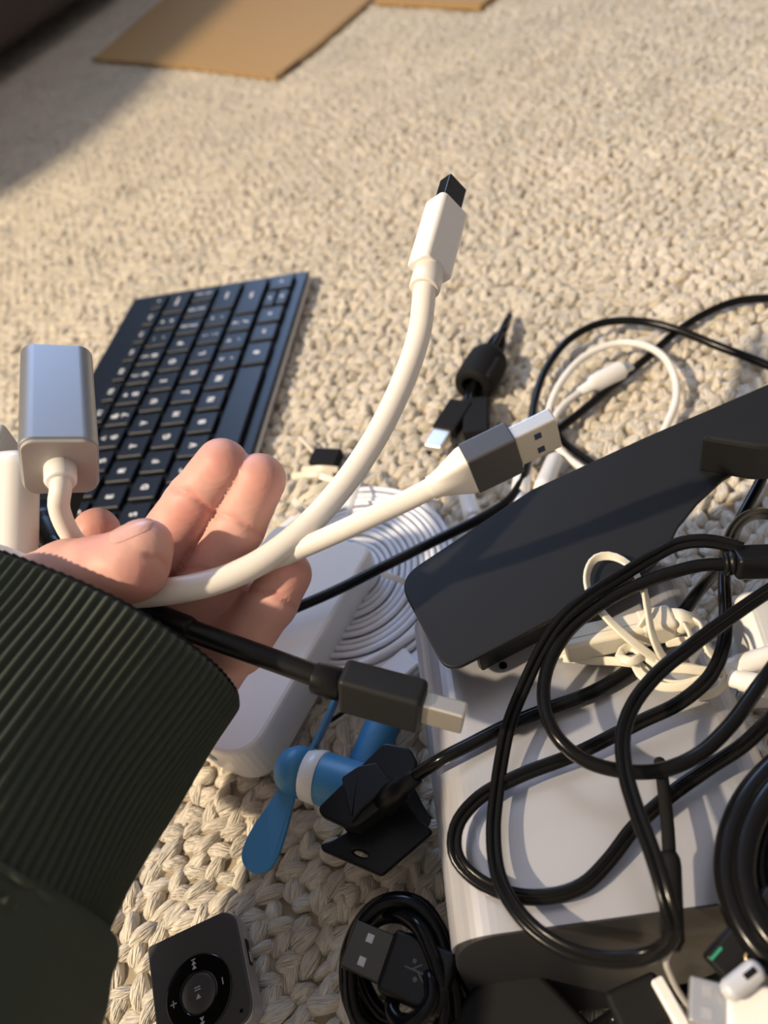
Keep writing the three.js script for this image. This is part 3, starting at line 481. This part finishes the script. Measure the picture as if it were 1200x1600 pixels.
{ // cream flat-lead cable with inline box
  const o = thing('cream_flat_cable', 'cream flat-ribbon cable knotted round its long inline box, on the back of silver box', 'cable');
  const b = 0.0535, A = G(880, 1010, b), B = G(1052, 972, b), d = B.clone().sub(A); const f = frame(A.clone().add(B).multiplyScalar(0.5), d, V(0, 0.1, 1));
  mesh('inline_box', put(rbox(0.0078, d.length(), 0.0085, 0.0014), f), M.cream, o);
  mesh('inline_box_lid', put(rbox(0.0082, d.length() * 0.32, 0.009, 0.0015).translate(0, d.length() * 0.34, 0), f), M.cream, o);
  mesh('seam', put(rbox(0.0002, d.length() * 0.98, 0.0003, 0.0001).translate(0.001, 0, 0.00425), f), M.wire, o);
  mesh('strain_relief', turned(G(1052, 972, b), G(1084, 968, b), [[0, 0], [0, 0.0042], [0.5, 0.0036], [1, 0.002], [1, 0]]), M.cream, o);
  const rb = ribbon(0.0028, 0.0011);
  const R = (l, ref) => mesh('ribbon', sweep(gs(l), rb, ref), M.cream, o);
  const side = V(0.5, 0.5, 0.7);
  R([[1000, 980, 0.058], [1012, 960, 0.06], [1006, 925, 0.062], [985, 885, 0.0635], [955, 869, 0.064], [930, 873, 0.064], [917, 897, 0.0635], [922, 930, 0.063], [945, 962, 0.062], [985, 1000, 0.0595], [1030, 1034, 0.054]], side);
  R([[1006, 918, 0.0635], [1012, 955, 0.0635], [1022, 1000, 0.061], [1045, 1036, 0.055], [1090, 1046, 0.052]], side);
  R([[880, 1028, 0.0485], [930, 1032, 0.049], [970, 1034, 0.05], [1000, 1040, 0.052], [1020, 1062, 0.05], [1060, 1070, 0.05], [1100, 1060, 0.051], [1130, 1048, 0.052]]);
  R([[868, 1022, 0.048], [920, 1020, 0.0485], [985, 1012, 0.05], [1005, 1022, 0.055], [985, 1034, 0.057], [968, 1024, 0.056], [985, 1010, 0.055], [1010, 1026, 0.055], [1030, 1040, 0.054], [1080, 1046, 0.054], [1130, 1052, 0.052]]);
  R([[990, 1030, 0.053], [1000, 1052, 0.053], [1030, 1072, 0.052], [1080, 1070, 0.053], [1110, 1055, 0.054]]);
  R([[1082, 968, 0.054], [1096, 978, 0.056], [1100, 1000, 0.057], [1110, 1020, 0.056], [1130, 1036, 0.054], [1136, 1056, 0.052], [1120, 1080, 0.05], [1085, 1088, 0.0485], [1062, 1076, 0.0485]], side);
  R([[1070, 975, 0.056], [1080, 1000, 0.057], [1066, 1022, 0.056], [1048, 1036, 0.055]], side);
  R([[1040, 1005, 0.05], [1075, 1002, 0.051], [1105, 1015, 0.051], [1132, 1040, 0.051]], side);
  for (const [a, c] of [[[1132, 1046], [1250, 1012]], [[1138, 1058], [1250, 1086]]]) {
    const p = G(...a, 0.054), q = G(...c, 0.056); mesh('plug', turned(p, q, [[0, 0], [0, 0.0016], [0.03, 0.0025], [0.17, 0.0026], [0.175, 0.0029], [1, 0.0031], [1, 0]]), M.white, o);
  }
  seat(o);
  const c = thing('charger_block', 'glossy white block with a clear cover at right edge, beyond the silver box', 'charger');
  const p = G(1215, 995, 0.03); mesh('body', put(rbox(0.022, 0.02, 0.026, 0.004, 4), frame(p, UP, V(1, 0, 0.3))), M.white, c); mesh('cover', put(rbox(0.016, 0.003, 0.018, 0.001), frame(p.clone().add(V(0, 0.0105, 0.001)), UP, V(1, 0, 0.3))), M.clear, c); mesh('foot', put(rbox(0.018, 0.02, 0.02, 0.002), frame(p.clone().setY(0.0105), UP, V(1, 0, 0.3))), M.white, c); seat(c);
}
{ // heavy coil right
  const o = thing('heavy_cable_coil', 'thick glossy black cable coiled in heavy rings at lower right, against the silver box', 'cable');
  for (let i = 0; i < 5; i++) {
    const dx = i * 27, k = 1 - i * 0.06, h = 0.058 + 0.004 * (i % 2) - 0.002 * i; const pts = [];
    for (const [x, y] of [[1262, 1158], [1200, 1206], [1160, 1258], [1138, 1320], [1135, 1375], [1150, 1428], [1178, 1475], [1222, 1515], [1290, 1540]]) pts.push([x + dx, 1350 + (y - 1350) * k, h]);
    mesh('lead', tube(gs(pts), 0.0029), M.cable, o);
  }
  mesh('strand', tube(gs([[1160, 1240, 0.054], [1185, 1205, 0.056], [1230, 1165, 0.056]]), 0.0012), M.cable, o);
  seat(o);
}
{ // bottom edge bits
  const o = thing('power_brick', 'plain black power adapter block at the bottom edge, in front of silver box', 'adapter');
  const c = G(818, 1610, 0.02); mesh('body', put(rbox(0.026, 0.022, 0.03, 0.002), frame(c.clone().setY(0.012), UP, V(1, 0, -0.55))), M.softBlack, o); seat(o);
  const q = thing('black_connector', 'black cable connector with a white tab, at the bottom edge below the silver box', 'connector');
  const A = G(960, 1592, 0.03), B = G(1040, 1556, 0.03), d = B.clone().sub(A); mesh('body', put(rbox(0.0105, d.length(), 0.008, 0.0015), frame(A.clone().add(B).multiplyScalar(0.5), d, V(0, 0, 1))), M.softBlack, q);
  mesh('tab', put(rbox(0.0034, 0.011, 0.004, 0.0008), frame(G(1047, 1568, 0.0345), G(1062, 1590, 0.0345).sub(G(1037, 1546, 0.0345)), V(1, 0, 0))), M.white, q).userData.label = 'small white tab';
  mesh('lead', tube(gs([[1040, 1556, 0.03], [1080, 1552, 0.028], [1115, 1540, 0.028], [1160, 1520, 0.03]]), 0.0022), M.cable, q);
  mesh('lead', tube(gs([[962, 1592, 0.03], [930, 1612, 0.02], [900, 1640, 0.012]]), 0.0022), M.cable, q); seat(q);
  const b = thing('circuit_stick', 'black USB stick with green and brass details, at lower right beside the heavy coil', 'stick');
  const P = G(1128, 1528, 0.054), Q = G(1232, 1412, 0.058), e = Q.clone().sub(P), fb = frame(P.clone().add(Q).multiplyScalar(0.5), e, V(1, 0, 0.6));
  mesh('body', put(rbox(0.0105, e.length(), 0.006, 0.0012), fb), M.black, b);
  const upz = V(0, 1, 0).dot(new THREE.Vector3().setFromMatrixColumn(fb, 2)) > 0 ? 1 : -1;
  mesh('green_label', put(rbox(0.0035, 0.006, 0.0004, 0.0002).translate(0.0012, e.length() * 0.16, upz * 0.003), fb), M.green, b); mesh('green_label', put(rbox(0.0006, 0.0035, 0.0004, 0.0001).translate(-0.0038, -e.length() * 0.38, upz * 0.003), fb), M.green, b);
  mesh('brass_eyelet', put(new THREE.TorusGeometry(0.0011, 0.0004, 8, 24).translate(0.0012, -0.0035, upz * 0.003), fb), M.brass, b); seat(b);
  const r = thing('grey_tip_plug', 'oval pale grey connector end with a dark socket, above white plug in lower right', 'connector');
  const c0 = G(1140, 1548, 0.062), c1 = G(1180, 1516, 0.062), e2 = c1.clone().sub(c0), f2 = frame(c0.clone().add(c1).multiplyScalar(0.5), e2, V(1, 0, 0.5)); const u2 = V(0, 1, 0).dot(new THREE.Vector3().setFromMatrixColumn(f2, 2)) > 0 ? 1 : -1;
  mesh('body', put(rbox(0.0044, e2.length() + 0.003, 0.004, 0.0019, 5), f2), std(0.5, 0.51, 0.54, 0.35), r); mesh('socket', put(rbox(0.0013, 0.003, 0.0004, 0.0002).translate(0, 0.0018, u2 * 0.00195), f2), M.gloss, r); seat(r);
  const s = thing('white_usb_plug', 'white USB plug with a bright metal shell at the bottom right corner', 'plug');
  const S0 = G(1134, 1577, 0.056), ax = G(1090, 1565, 0.056).sub(S0).normalize(), wd = G(1128, 1554, 0.056).sub(G(1112, 1600, 0.056)).normalize(); const kk = wd.clone().cross(ax).y > 0 ? 1 : -1;
  usbA(s, S0, ax, wd, kk, M.white, M.silver, M.satin, { l: 0.0072, w: 0.0085 }); mesh('plug_body', put(rbox(0.0115, 0.02, 0.0065, 0.0012).translate(0, -0.01, 0), frame(S0, ax, wd)), M.white, s); seat(s);
}
{ const o = mesh('dark_wire', tube(gs([[505, 1132, 0.004], [520, 1124, 0.006], [545, 1108, 0.006], [575, 1100, 0.004]]), 0.0008), M.cable); tag(o, 'short thin black wire on the carpet between fan blade and blue stalk', 'wire'); }

// ---------------------------------------------------------------- adapters held in the hand
const K = 0.92;
{ // silver adapter
  const o = thing('silver_adapter', 'silver aluminium adapter box with white end, cable gripped by the thumb', 'adapter');
  const Lv = D(88, 547, 0.225).sub(D(91, 686, 0.2)), Tv = D(82, 768, 0.213).sub(D(91, 686, 0.2)), Wv = D(147, 690, 0.206).sub(D(35, 685, 0.2));
  const corner = D(91, 684, 0.2); // middle of the near edge between top face and end face
  const w = 0.0205, l = 0.043, t = 0.0212; const f = frame(corner, Lv, Wv); const zc = new THREE.Vector3().setFromMatrixColumn(f, 2).dot(Tv) > 0 ? 1 : -1;
  mesh('body', put(prism(w, l, t, 0.0042).translate(0, l / 2, zc * t / 2), f), M.alu, o);
  mesh('end_cap', put(prism(w - 0.001, 0.0026, t - 0.001, 0.0038, 0.0004).translate(0, 0.0002, zc * t / 2), f), std(0.4, 0.38, 0.36, 0.4, 0.1), o).userData.label = 'pale grey end cap';
  const root = V(0, 0, zc * t * 0.5).applyMatrix4(f), out = Lv.clone().normalize().negate();
  mesh('strain_relief', turned(root, root.clone().addScaledVector(out, 0.0072), [[0, 0], [0, 0.0044], [0.8, 0.0043], [1, 0.0036], [1, 0]]), M.white, o);
  mesh('cable', tube([root.clone().addScaledVector(out, 0.005), root.clone().addScaledVector(out, 0.009), ...ds([[92, 792, 0.203], [108, 832, 0.206], [132, 860, 0.21], [170, 885, 0.214], [215, 900, 0.216]])], 0.0029), M.whiteCable, o);
  seat(o);
}
{ // white display adapter with two tails
  const o = thing('display_adapter', 'white adapter with two white tails ending in a small black-tipped plug and USB plug', 'adapter');
  mesh('body', put(rbox(0.040, 0.054, 0.014, 0.0065, 6), frame(D(-50, 848, 0.217), cv(-0.1, -1, 0.25), cv(1, 0, 0))), M.white, o);
  mesh('body_end', put(rbox(0.018, 0.011, 0.013, 0.002, 4), frame(D(-28, 700, 0.236), cv(0, -1, 0.6), cv(1, 0, 0))), M.grey, o);
  // thick tail
  const a = cv(25.8, -97.4, 48.2).normalize(), w = cv(8.8, 5.7, 6.8), f0 = frame(D(668, 434, 0.232), a, w), P = (x, y, z) => V(x, y, z).applyMatrix4(f0);
  mesh('cable', tube([P(0, -0.004, 0), ...ds([[655, 520, 0.229], [628, 600, 0.224], [583, 690, 0.218], [527, 770, 0.212], [462, 838, 0.206], [400, 882, 0.2025], [330, 911, 0.201], [262, 925, 0.201], [205, 930, 0.203], [150, 930, 0.205], [80, 910, 0.206], [20, 880, 0.203], [-40, 860, 0.2]])], 0.0037), M.whiteCable, o);
  mesh('strain_relief', put(new THREE.LatheGeometry([[0, -0.0085], [0.0043, -0.0085], [0.0049, -0.008], [0.005, 0.0], [0, 0.0]].map(([x, y]) => new THREE.Vector2(x, y)), 32).translate(0, 0.0035, 0), f0), M.whiteCable, o);
  const bl = 0.0285, bw = 0.0128, bt = 0.0095;
  mesh('plug_body', put(prism(bw, bl, bt, 0.0021, 0.0007).translate(0, 0.0025 + bl / 2, 0), f0), M.white, o);
  mesh('plug_shell', put(rbox(0.0084, 0.0125, 0.0052, 0.0006).translate(0, 0.0025 + bl + 0.0058, 0), f0), M.darkSteel, o).userData.label = 'dark glossy metal tip';
  // thin tail with USB plug
  const ax = cv(64, -31, -6).normalize(), wd = cv(1.4, 7.3, 9.4), root = D(738, 731, 0.198), f = frame(root, ax, wd); const kz = new THREE.Vector3().setFromMatrixColumn(f, 2).dot(cv(2.6, 2.8, -2.4)) > 0 ? 1 : -1;
  const q = (x, y, z) => V(x, y, z).applyMatrix4(f);
  mesh('cable', tube([q(0, -0.012, 0), ...ds([[640, 780, 0.2], [588, 804, 0.201], [530, 831, 0.203], [470, 857, 0.2055], [405, 884, 0.2085], [330, 905, 0.2095], [262, 919, 0.2105], [205, 925, 0.212], [140, 926, 0.214]])], 0.003), M.whiteCable, o);
  const boot = new THREE.CylinderGeometry(1, 1, 1, 72, 10); const bp = boot.attributes.position;
  for (let i = 0; i < bp.count; i++) { const t = bp.getY(i) + 0.5, an = Math.atan2(bp.getZ(i), bp.getX(i)), rad = Math.hypot(bp.getX(i), bp.getZ(i)); const sq = (A, B) => 1 / Math.pow(Math.pow(Math.abs(Math.cos(an)) / A, 8) + Math.pow(Math.abs(Math.sin(an)) / B, 8), 1 / 8); const e = Math.min(1, Math.max(0, (t - 0.08) / 0.85)); const R = rad * ((1 - e) * 0.0034 + e * sq(0.0073, 0.0036)); bp.setXYZ(i, Math.cos(an) * R, t * 0.0115 - 0.0125, Math.sin(an) * R); }
  boot.computeVertexNormals(); mesh('plug_boot', put(boot, f), M.whiteCable, o);
  mesh('plug_body', put(prism(0.0148, 0.0135, 0.0074, 0.0007, 0.0003).translate(0, 0.0058, 0), f), std(0.11, 0.11, 0.115, 0.36, 0.75), o).userData.label = 'dark grey metal housing';
  usbA(o, q(0, 0.0125, 0), ax, wd, kz, null, M.steel, M.blueHole);
  seat(o);
}
{ // black adapter
  const o = thing('black_adapter', 'black adapter whose thick cable runs over the palm to a black mini plug', 'adapter');
  mesh('body', put(rbox(0.02, 0.038, 0.018, 0.003, 4), frame(D(66, 786, 0.262), cv(0, -1, 0.9), cv(1, 0, 0))), M.softBlack, o);
  mesh('strain_relief', turned(D(62, 806, 0.246), D(92, 862, 0.229), [[0, 0], [0, 0.0062], [0.3, 0.0058], [0.35, 0.0046], [1, 0.0036], [1, 0]]), M.black, o);
  mesh('cable', tube(ds([[85, 850, 0.231], [120, 890, 0.222], [170, 928, 0.211], [222, 956, 0.206], [300, 986, 0.202], [400, 1022, 0.199], [470, 1047, 0.197], [505, 1060, 0.196]]), 0.0031), M.black, o);
  const A = D(512, 1064, 0.1955), B = D(668, 1107, 0.19), ax = B.clone().sub(A).normalize(); const f = frame(A, ax, cv(-0.2, 1, 0.9)); const L = B.distanceTo(A);
  mesh('collar', turned(D(225, 957, 0.206), D(300, 986, 0.202), [[0, 0], [0, 0.0038], [0.9, 0.0037], [1, 0.0032], [1, 0]]), M.black, o);
  mesh('plug_collar', put(new THREE.LatheGeometry([[0, -0.004], [0.0036, -0.004], [0.0042, -0.0035], [0.0044, 0.004], [0, 0.004]].map(([x, y]) => new THREE.Vector2(x, y)), 32), f), M.black, o);
  mesh('plug_body', put(rbox(0.0135, L - 0.005, 0.0088, 0.0016, 4).translate(0, 0.0035 + (L - 0.004) / 2, 0), f), M.matteBlack, o);
  mesh('plug_shell', put(rbox(0.0078, 0.011, 0.0048, 0.0006).translate(0, L + 0.0042, 0), f), M.steel, o);
  seat(o);
}

// ---------------------------------------------------------------- the hand and sleeve
{
  const o = thing('person', 'left hand in a dark green ribbed cuff, palm up, holding out three adapter cables', 'person');
  const Z = (p) => [(p[0] - 600) / FPX * p[2] * K / 1000, (p[1] - 800) / FPX * p[2] * K / 1000, p[2] * K / 1000, p[3] * K / 1000];
  const chains = [
    [[347, 727, 226, 8.3], [301, 785, 231, 8.5], [243, 864, 238, 9.3], [185, 938, 252, 10.5]],
    [[405, 750, 227, 8.3], [371, 823, 232, 8.5], [322, 906, 240, 9.1], [258, 978, 254, 10.5]],
    [[449, 897, 231, 7.7], [424, 942, 234, 8.1], [376, 1010, 239, 8.7], [318, 1052, 252, 10.5]],
    [[60, 925, 222, 12], [108, 902, 218, 11], [152, 896, 214, 10.6], [206, 880, 212, 10]], [[206, 884, 212, 10], [231, 851, 211, 7.2]],
    [[151, 830, 246, 7.8], [124, 866, 256, 8.4], [175, 915, 266, 9.5], [140, 960, 262, 11]],
    [[100, 975, 250, 15], [185, 938, 256, 11]], [[120, 1010, 250, 16], [258, 978, 258, 11]], [[150, 1050, 248, 16], [318, 1052, 254, 10.5]], [[60, 940, 228, 13], [110, 985, 246, 14]],
    [[175, 1075, 243, 15], [300, 1048, 244, 9.5]], [[185, 938, 258, 10], [258, 978, 260, 10]], [[258, 978, 260, 10], [318, 1052, 258, 10]], [[300, 950, 250, 8.5], [352, 985, 248, 8.5]], [[262, 1000, 252, 11], [322, 1040, 249, 9.5]], [[330, 930, 249, 9], [388, 938, 245, 7.5]], [[110, 985, 246, 17], [-10, 1180, 230, 22]], [[150, 1060, 246, 16], [30, 1240, 232, 22]],
  ].map((c) => c.map(Z));
  const creases = [[[268, 762], [300, 772], [335, 806], 231], [[232, 868], [252, 872], [268, 902], 240], [[338, 803], [372, 812], [411, 838], 232], [[282, 888], [322, 890], [352, 920], 241], [[388, 920], [428, 928], [462, 948], 234], [[300, 1012], [318, 1035], [333, 1068], 240]];
  const res = 150, c0 = [-0.0795, 0.0215, 0.222], half = 0.0685;
  const mc = new MarchingCubes(res, new THREE.MeshBasicMaterial(), false, false, 400000);
  mc.isolation = 0;
  const sd = (x, y, z, a, b) => { const bx = b[0] - a[0], by = b[1] - a[1], bz = b[2] - a[2], px = x - a[0], py = y - a[1], pz = z - a[2]; const L = bx * bx + by * by + bz * bz; const t = Math.max(0, Math.min(1, (px * bx + py * by + pz * bz) / L)); return Math.hypot(px - bx * t, py - by * t, pz - bz * t) - (a[3] + (b[3] - a[3]) * t); };
  const smin = (a, b, k) => { const h = Math.max(k - Math.abs(a - b), 0) / k; return Math.min(a, b) - h * h * k * 0.25; };
  const chainD = (c, x, y, z) => { let d = 1; for (let i = 0; i + 1 < c.length; i++) d = smin(d, sd(x, y, z, c[i], c[i + 1]), 0.002); return d; };
  const fieldAt = (x, y, z) => {
    const m = chainD(chains[0], x, y, z), r = chainD(chains[1], x, y, z), p = chainD(chains[2], x, y, z), ix = chainD(chains[5], x, y, z);
    const th = smin(chainD(chains[3], x, y, z), chainD(chains[4], x, y, z), 0.004);
    let palm = 1; for (let i = 6; i < chains.length; i++) palm = smin(palm, chainD(chains[i], x, y, z), 0.008);
    let d = Math.min(m, r, p); d = smin(m, r, 0.0008); d = smin(d, p, 0.0008); d = smin(d, ix, 0.001);
    d = smin(d, palm, 0.005);
    return smin(d, th, 0.0012) + 0.00012 * noise.noise(x * 260, y * 260, z * 260);
  };
  for (let k = 0, i = 0; k < res; k++) for (let j = 0; j < res; j++) for (let l = 0; l < res; l++, i++) {
    const x = c0[0] + half * ((l - res / 2) / (res / 2)), y = c0[1] + half * ((j - res / 2) / (res / 2)), z = c0[2] + half * ((k - res / 2) / (res / 2));
    mc.field[i] = -fieldAt(x, y, z);
  }
  mc.update();
  const n = mc.count, pos = new Float32Array(n * 3), col = new Float32Array(n * 3);
  const crs = creases.map((q) => q.slice(0, 3).map(([x, y]) => [(x - 600) / FPX, (y - 800) / FPX]));
  const segd = (u, v, a, b) => { const bx = b[0] - a[0], by = b[1] - a[1]; const t = Math.max(0, Math.min(1, ((u - a[0]) * bx + (v - a[1]) * by) / (bx * bx + by * by))); return Math.hypot(u - a[0] - bx * t, v - a[1] - by * t); };
  const tips = [[347, 722], [405, 745], [449, 897], [152, 832], [300, 800], [220, 905]].map(([x, y]) => [(x - 600) / FPX, (y - 800) / FPX]);
  for (let i = 0; i < n; i++) {
    let x = c0[0] + half * mc.positionArray[3 * i], y = c0[1] + half * mc.positionArray[3 * i + 1], z = c0[2] + half * mc.positionArray[3 * i + 2];
    const nx = mc.normalArray[3 * i], ny = mc.normalArray[3 * i + 1], nz = mc.normalArray[3 * i + 2], L = Math.hypot(nx, ny, nz) || 1;
    const e = 0.0006; let gx = fieldAt(x + e, y, z) - fieldAt(x - e, y, z), gy = fieldAt(x, y + e, z) - fieldAt(x, y - e, z), gz = fieldAt(x, y, z + e) - fieldAt(x, y, z - e); const gl = Math.hypot(gx, gy, gz); gx /= gl; gy /= gl; gz /= gl;
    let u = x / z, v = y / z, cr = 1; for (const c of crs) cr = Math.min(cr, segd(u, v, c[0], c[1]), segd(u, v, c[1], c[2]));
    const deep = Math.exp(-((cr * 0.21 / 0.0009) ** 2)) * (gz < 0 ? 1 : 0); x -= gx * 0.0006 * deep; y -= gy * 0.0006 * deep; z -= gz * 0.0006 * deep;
    const P = cv(x, y, z); pos[3 * i] = P.x; pos[3 * i + 1] = P.y + CAM_H; pos[3 * i + 2] = P.z;
    let red = 0; for (const t of tips) red = Math.max(red, Math.exp(-(((u - t[0]) ** 2 + (v - t[1]) ** 2) / 0.0011)));
    const mot = 0.5 + 0.5 * noise.noise(x * 120, y * 120, z * 120) + 0.25 * noise.noise(x * 420, y * 420, z * 420);
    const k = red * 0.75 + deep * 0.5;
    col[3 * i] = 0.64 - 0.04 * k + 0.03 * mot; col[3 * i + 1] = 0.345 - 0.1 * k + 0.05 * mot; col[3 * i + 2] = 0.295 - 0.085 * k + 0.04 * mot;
  }
  let g = new THREE.BufferGeometry(); g.setAttribute('position', new THREE.BufferAttribute(pos, 3)); g.setAttribute('color', new THREE.BufferAttribute(col, 3));
  g = mergeVertices(g, 1e-5); g.computeVertexNormals();
  { // outward orientation
    const p = g.attributes.position, nn = g.attributes.normal, id = g.index.array; let flip = 0; const cc = new THREE.Vector3(); g.computeBoundingSphere();
    for (let i = 0; i < 400; i++) { const k = Math.floor(i * p.count / 400); cc.set(p.getX(k), p.getY(k) - CAM_H, p.getZ(k)); const q = [cc.dot(camR), -cc.dot(camU), cc.dot(camF)]; const nv = V(nn.getX(k), nn.getY(k), nn.getZ(k)); const m = [nv.dot(camR), -nv.dot(camU), nv.dot(camF)]; flip += fieldAt(q[0] + m[0] * 0.001, q[1] + m[1] * 0.001, q[2] + m[2] * 0.001) > 0 ? 1 : -1; }
    if (flip < 0) { for (let i = 0; i < id.length; i += 3) { const t = id[i]; id[i] = id[i + 1]; id[i + 1] = t; } g.computeVertexNormals(); }
  }
  g.setAttribute('uv', new THREE.BufferAttribute(new Float32Array(g.attributes.position.count * 2), 2));
  const skin = new THREE.MeshPhysicalMaterial({ color: 0xffffff, vertexColors: true, roughness: 0.5, specularIntensity: 0.6, sheen: 0.15, sheenRoughness: 0.5, sheenColor: new THREE.Color().setRGB(1, 0.6, 0.5) });
  mesh('hand', g, skin, o);
  { // thumb nail, lying on the thumb's upper side
    const q0 = Z([194, 872, 211, 0]), q1 = Z([254, 834, 209, 0]), A = V(q0[0], q0[1], q0[2]), B = V(q1[0], q1[1], q1[2]), al = B.clone().sub(A).normalize();
    const up = V(-0.22, -0.92, -0.32); up.addScaledVector(al, -up.dot(al)).normalize(); const sd2 = al.clone().cross(up).normalize();
    const nu = 18, nv = 14, pos = [], idx = [];
    for (let i = 0; i <= nu; i++) for (let j = 0; j <= nv; j++) {
      const t = i / nu, w = j / nv * 2 - 1; const half = 0.82 * Math.pow(1 - Math.pow(Math.abs(2 * t - 1), 4), 0.35) + 0.02; const an = w * half;
      const dir = up.clone().multiplyScalar(Math.cos(an)).addScaledVector(sd2, Math.sin(an)); const org = A.clone().lerp(B, 0.12 + 0.86 * t);
      let r = 0.001; for (let k = 0; k < 120; k++) { const p = org.clone().addScaledVector(dir, r); if (fieldAt(p.x, p.y, p.z) > 0) break; r += 0.00012; }
      const p = org.addScaledVector(dir, r + 0.0001 + 0.0003 * (1 - w * w) * Math.min(1, t * 4)); const P = cv(p.x, p.y, p.z); pos.push(P.x, P.y + CAM_H, P.z);
    }
    for (let i = 0; i < nu; i++) for (let j = 0; j < nv; j++) { const a = i * (nv + 1) + j; idx.push(a, a + nv + 1, a + 1, a + 1, a + nv + 1, a + nv + 2); }
    const ng = new THREE.BufferGeometry(); ng.setAttribute('position', new THREE.Float32BufferAttribute(pos, 3)); ng.setAttribute('uv', new THREE.Float32BufferAttribute(new Float32Array(pos.length / 3 * 2), 2)); ng.setIndex(idx); ng.computeVertexNormals();
    const nm = M.nail.clone(); nm.side = THREE.DoubleSide; mesh('thumb_nail', ng, nm, o);
  }
  // sleeve: ribbed cuff, then the smoother arm of the sweater
  const toC = (px, py, z) => V((px - 600) / FPX * z, (py - 800) / FPX * z, z);
  const A = toC(136, 1000, 0.203), B = toC(-84, 1318, 0.169), ax = B.clone().sub(A), Lc = ax.length(); ax.normalize();
  const side = V(0, 0, -1).cross(ax).normalize(); const nrm = ax.clone().cross(side).normalize(); if (nrm.z > 0) nrm.negate();
  if (side.x < 0) side.negate();
  const knit = dataTex(64, 64, (u, v) => 0.5 + 0.3 * Math.sin(u * Math.PI * 16) * Math.sin(v * Math.PI * 16) + 0.3 * (rnd() - 0.5));
  const clothMat = new THREE.MeshPhysicalMaterial({ color: new THREE.Color().setRGB(0.05, 0.062, 0.045), roughness: 0.95, bumpMap: knit, bumpScale: 0.0005, sheen: 0.35, sheenRoughness: 0.7, sheenColor: new THREE.Color().setRGB(0.35, 0.38, 0.3) });
  const surf = (na, nt, fn, uvs) => { const pos = [], uv = [], idx = []; for (let i = 0; i <= nt; i++) for (let j = 0; j <= na; j++) { const q = fn(i / nt, j / na * 2 * Math.PI); const P = cv(q.x, q.y, q.z); pos.push(P.x, P.y + CAM_H, P.z); uv.push(j / na * uvs[0], i / nt * uvs[1]); } for (let i = 0; i < nt; i++) for (let j = 0; j < na; j++) { const a = i * (na + 1) + j; idx.push(a, a + 1, a + na + 1, a + 1, a + na + 2, a + na + 1); } const s = new THREE.BufferGeometry(); s.setAttribute('position', new THREE.Float32BufferAttribute(pos, 3)); s.setAttribute('uv', new THREE.Float32BufferAttribute(uv, 2)); s.setIndex(idx); s.computeVertexNormals(); return s; };
  const ring = (d, a, b, an, rib) => A.clone().addScaledVector(ax, d).addScaledVector(side, (a + rib) * Math.cos(an)).addScaledVector(nrm, (b + rib) * Math.sin(an));
  const NR = 104;
  const cuffFn = (t, an) => {
    const rim = 0.05; let d, rk = 1, off = 0;
    if (t < rim) { const k = t / rim * Math.PI; d = -0.0016 * Math.sin(k) + 0.02 * Math.max(0, 1 - t / (rim * 0.35)); off = -0.0016 - 0.0016 * Math.cos(k); } else { d = (t - rim) / (1 - rim) * (Lc + 0.004); off = 0; }
    const q = Math.max(0, d / Lc); const a = 0.0455 - 0.0035 * Math.sin(q * 2.6) - 0.001 * q, b = 0.034 + 0.002 * q; const fade = Math.min(1, d < 0 ? 0.6 : 1);
    const fold = 0.0009 * Math.sin(3 * an + 4 * q) + 0.0008 * noise.noise(q * 3, Math.cos(an) * 2, Math.sin(an) * 2);
    return ring(d + 0.005 * Math.cos(an) * q, a + off + fold, b + off + fold, an, 0.00062 * Math.cos(an * NR) * fade);
  };
  mesh('sleeve_cuff', surf(NR * 8, 34, cuffFn, [60, 20]), clothMat, o).userData.label = 'dark green ribbed knit cuff';
  const sleeveFn = (t, an) => { const d = Lc - 0.004 + t * 0.11; const bul = Math.min(1, t / 0.05); const a = 0.041 + 0.006 * Math.sqrt(bul) + 0.02 * t, b = 0.033 + 0.003 * Math.sqrt(bul) + 0.006 * t; const f = 0.0022 * noise.noise(t * 5, Math.cos(an) * 1.8, Math.sin(an) * 1.8 + 5) + 0.0007 * Math.sin(t * 60) * Math.exp(-t * 9); return ring(d + 0.005 * Math.cos(an), a + f, b + f, an, 0); };
  mesh('sleeve', surf(160, 60, sleeveFn, [70, 40]), clothMat, o).userData.label = 'smooth dark green sleeve above the cuff seam';
  const seamPts = []; for (let i = 0; i <= 72; i++) { const an = i / 72 * 2 * Math.PI; const q = cuffFn(0.93, an).addScaledVector(nrm, 0.0004 * Math.sin(an)).addScaledVector(side, 0.0004 * Math.cos(an)); const P = cv(q.x, q.y, q.z); seamPts.push(V(P.x, P.y + CAM_H, P.z)); }
  mesh('sleeve_seam', new THREE.TubeGeometry(new THREE.CatmullRomCurve3(seamPts), 200, 0.0008, 8), clothMat, o);
  seat(o);
}

scene.traverse((m) => { if (m.isMesh) { m.castShadow = true; m.receiveShadow = true; } });
renderer.render(scene, camera);
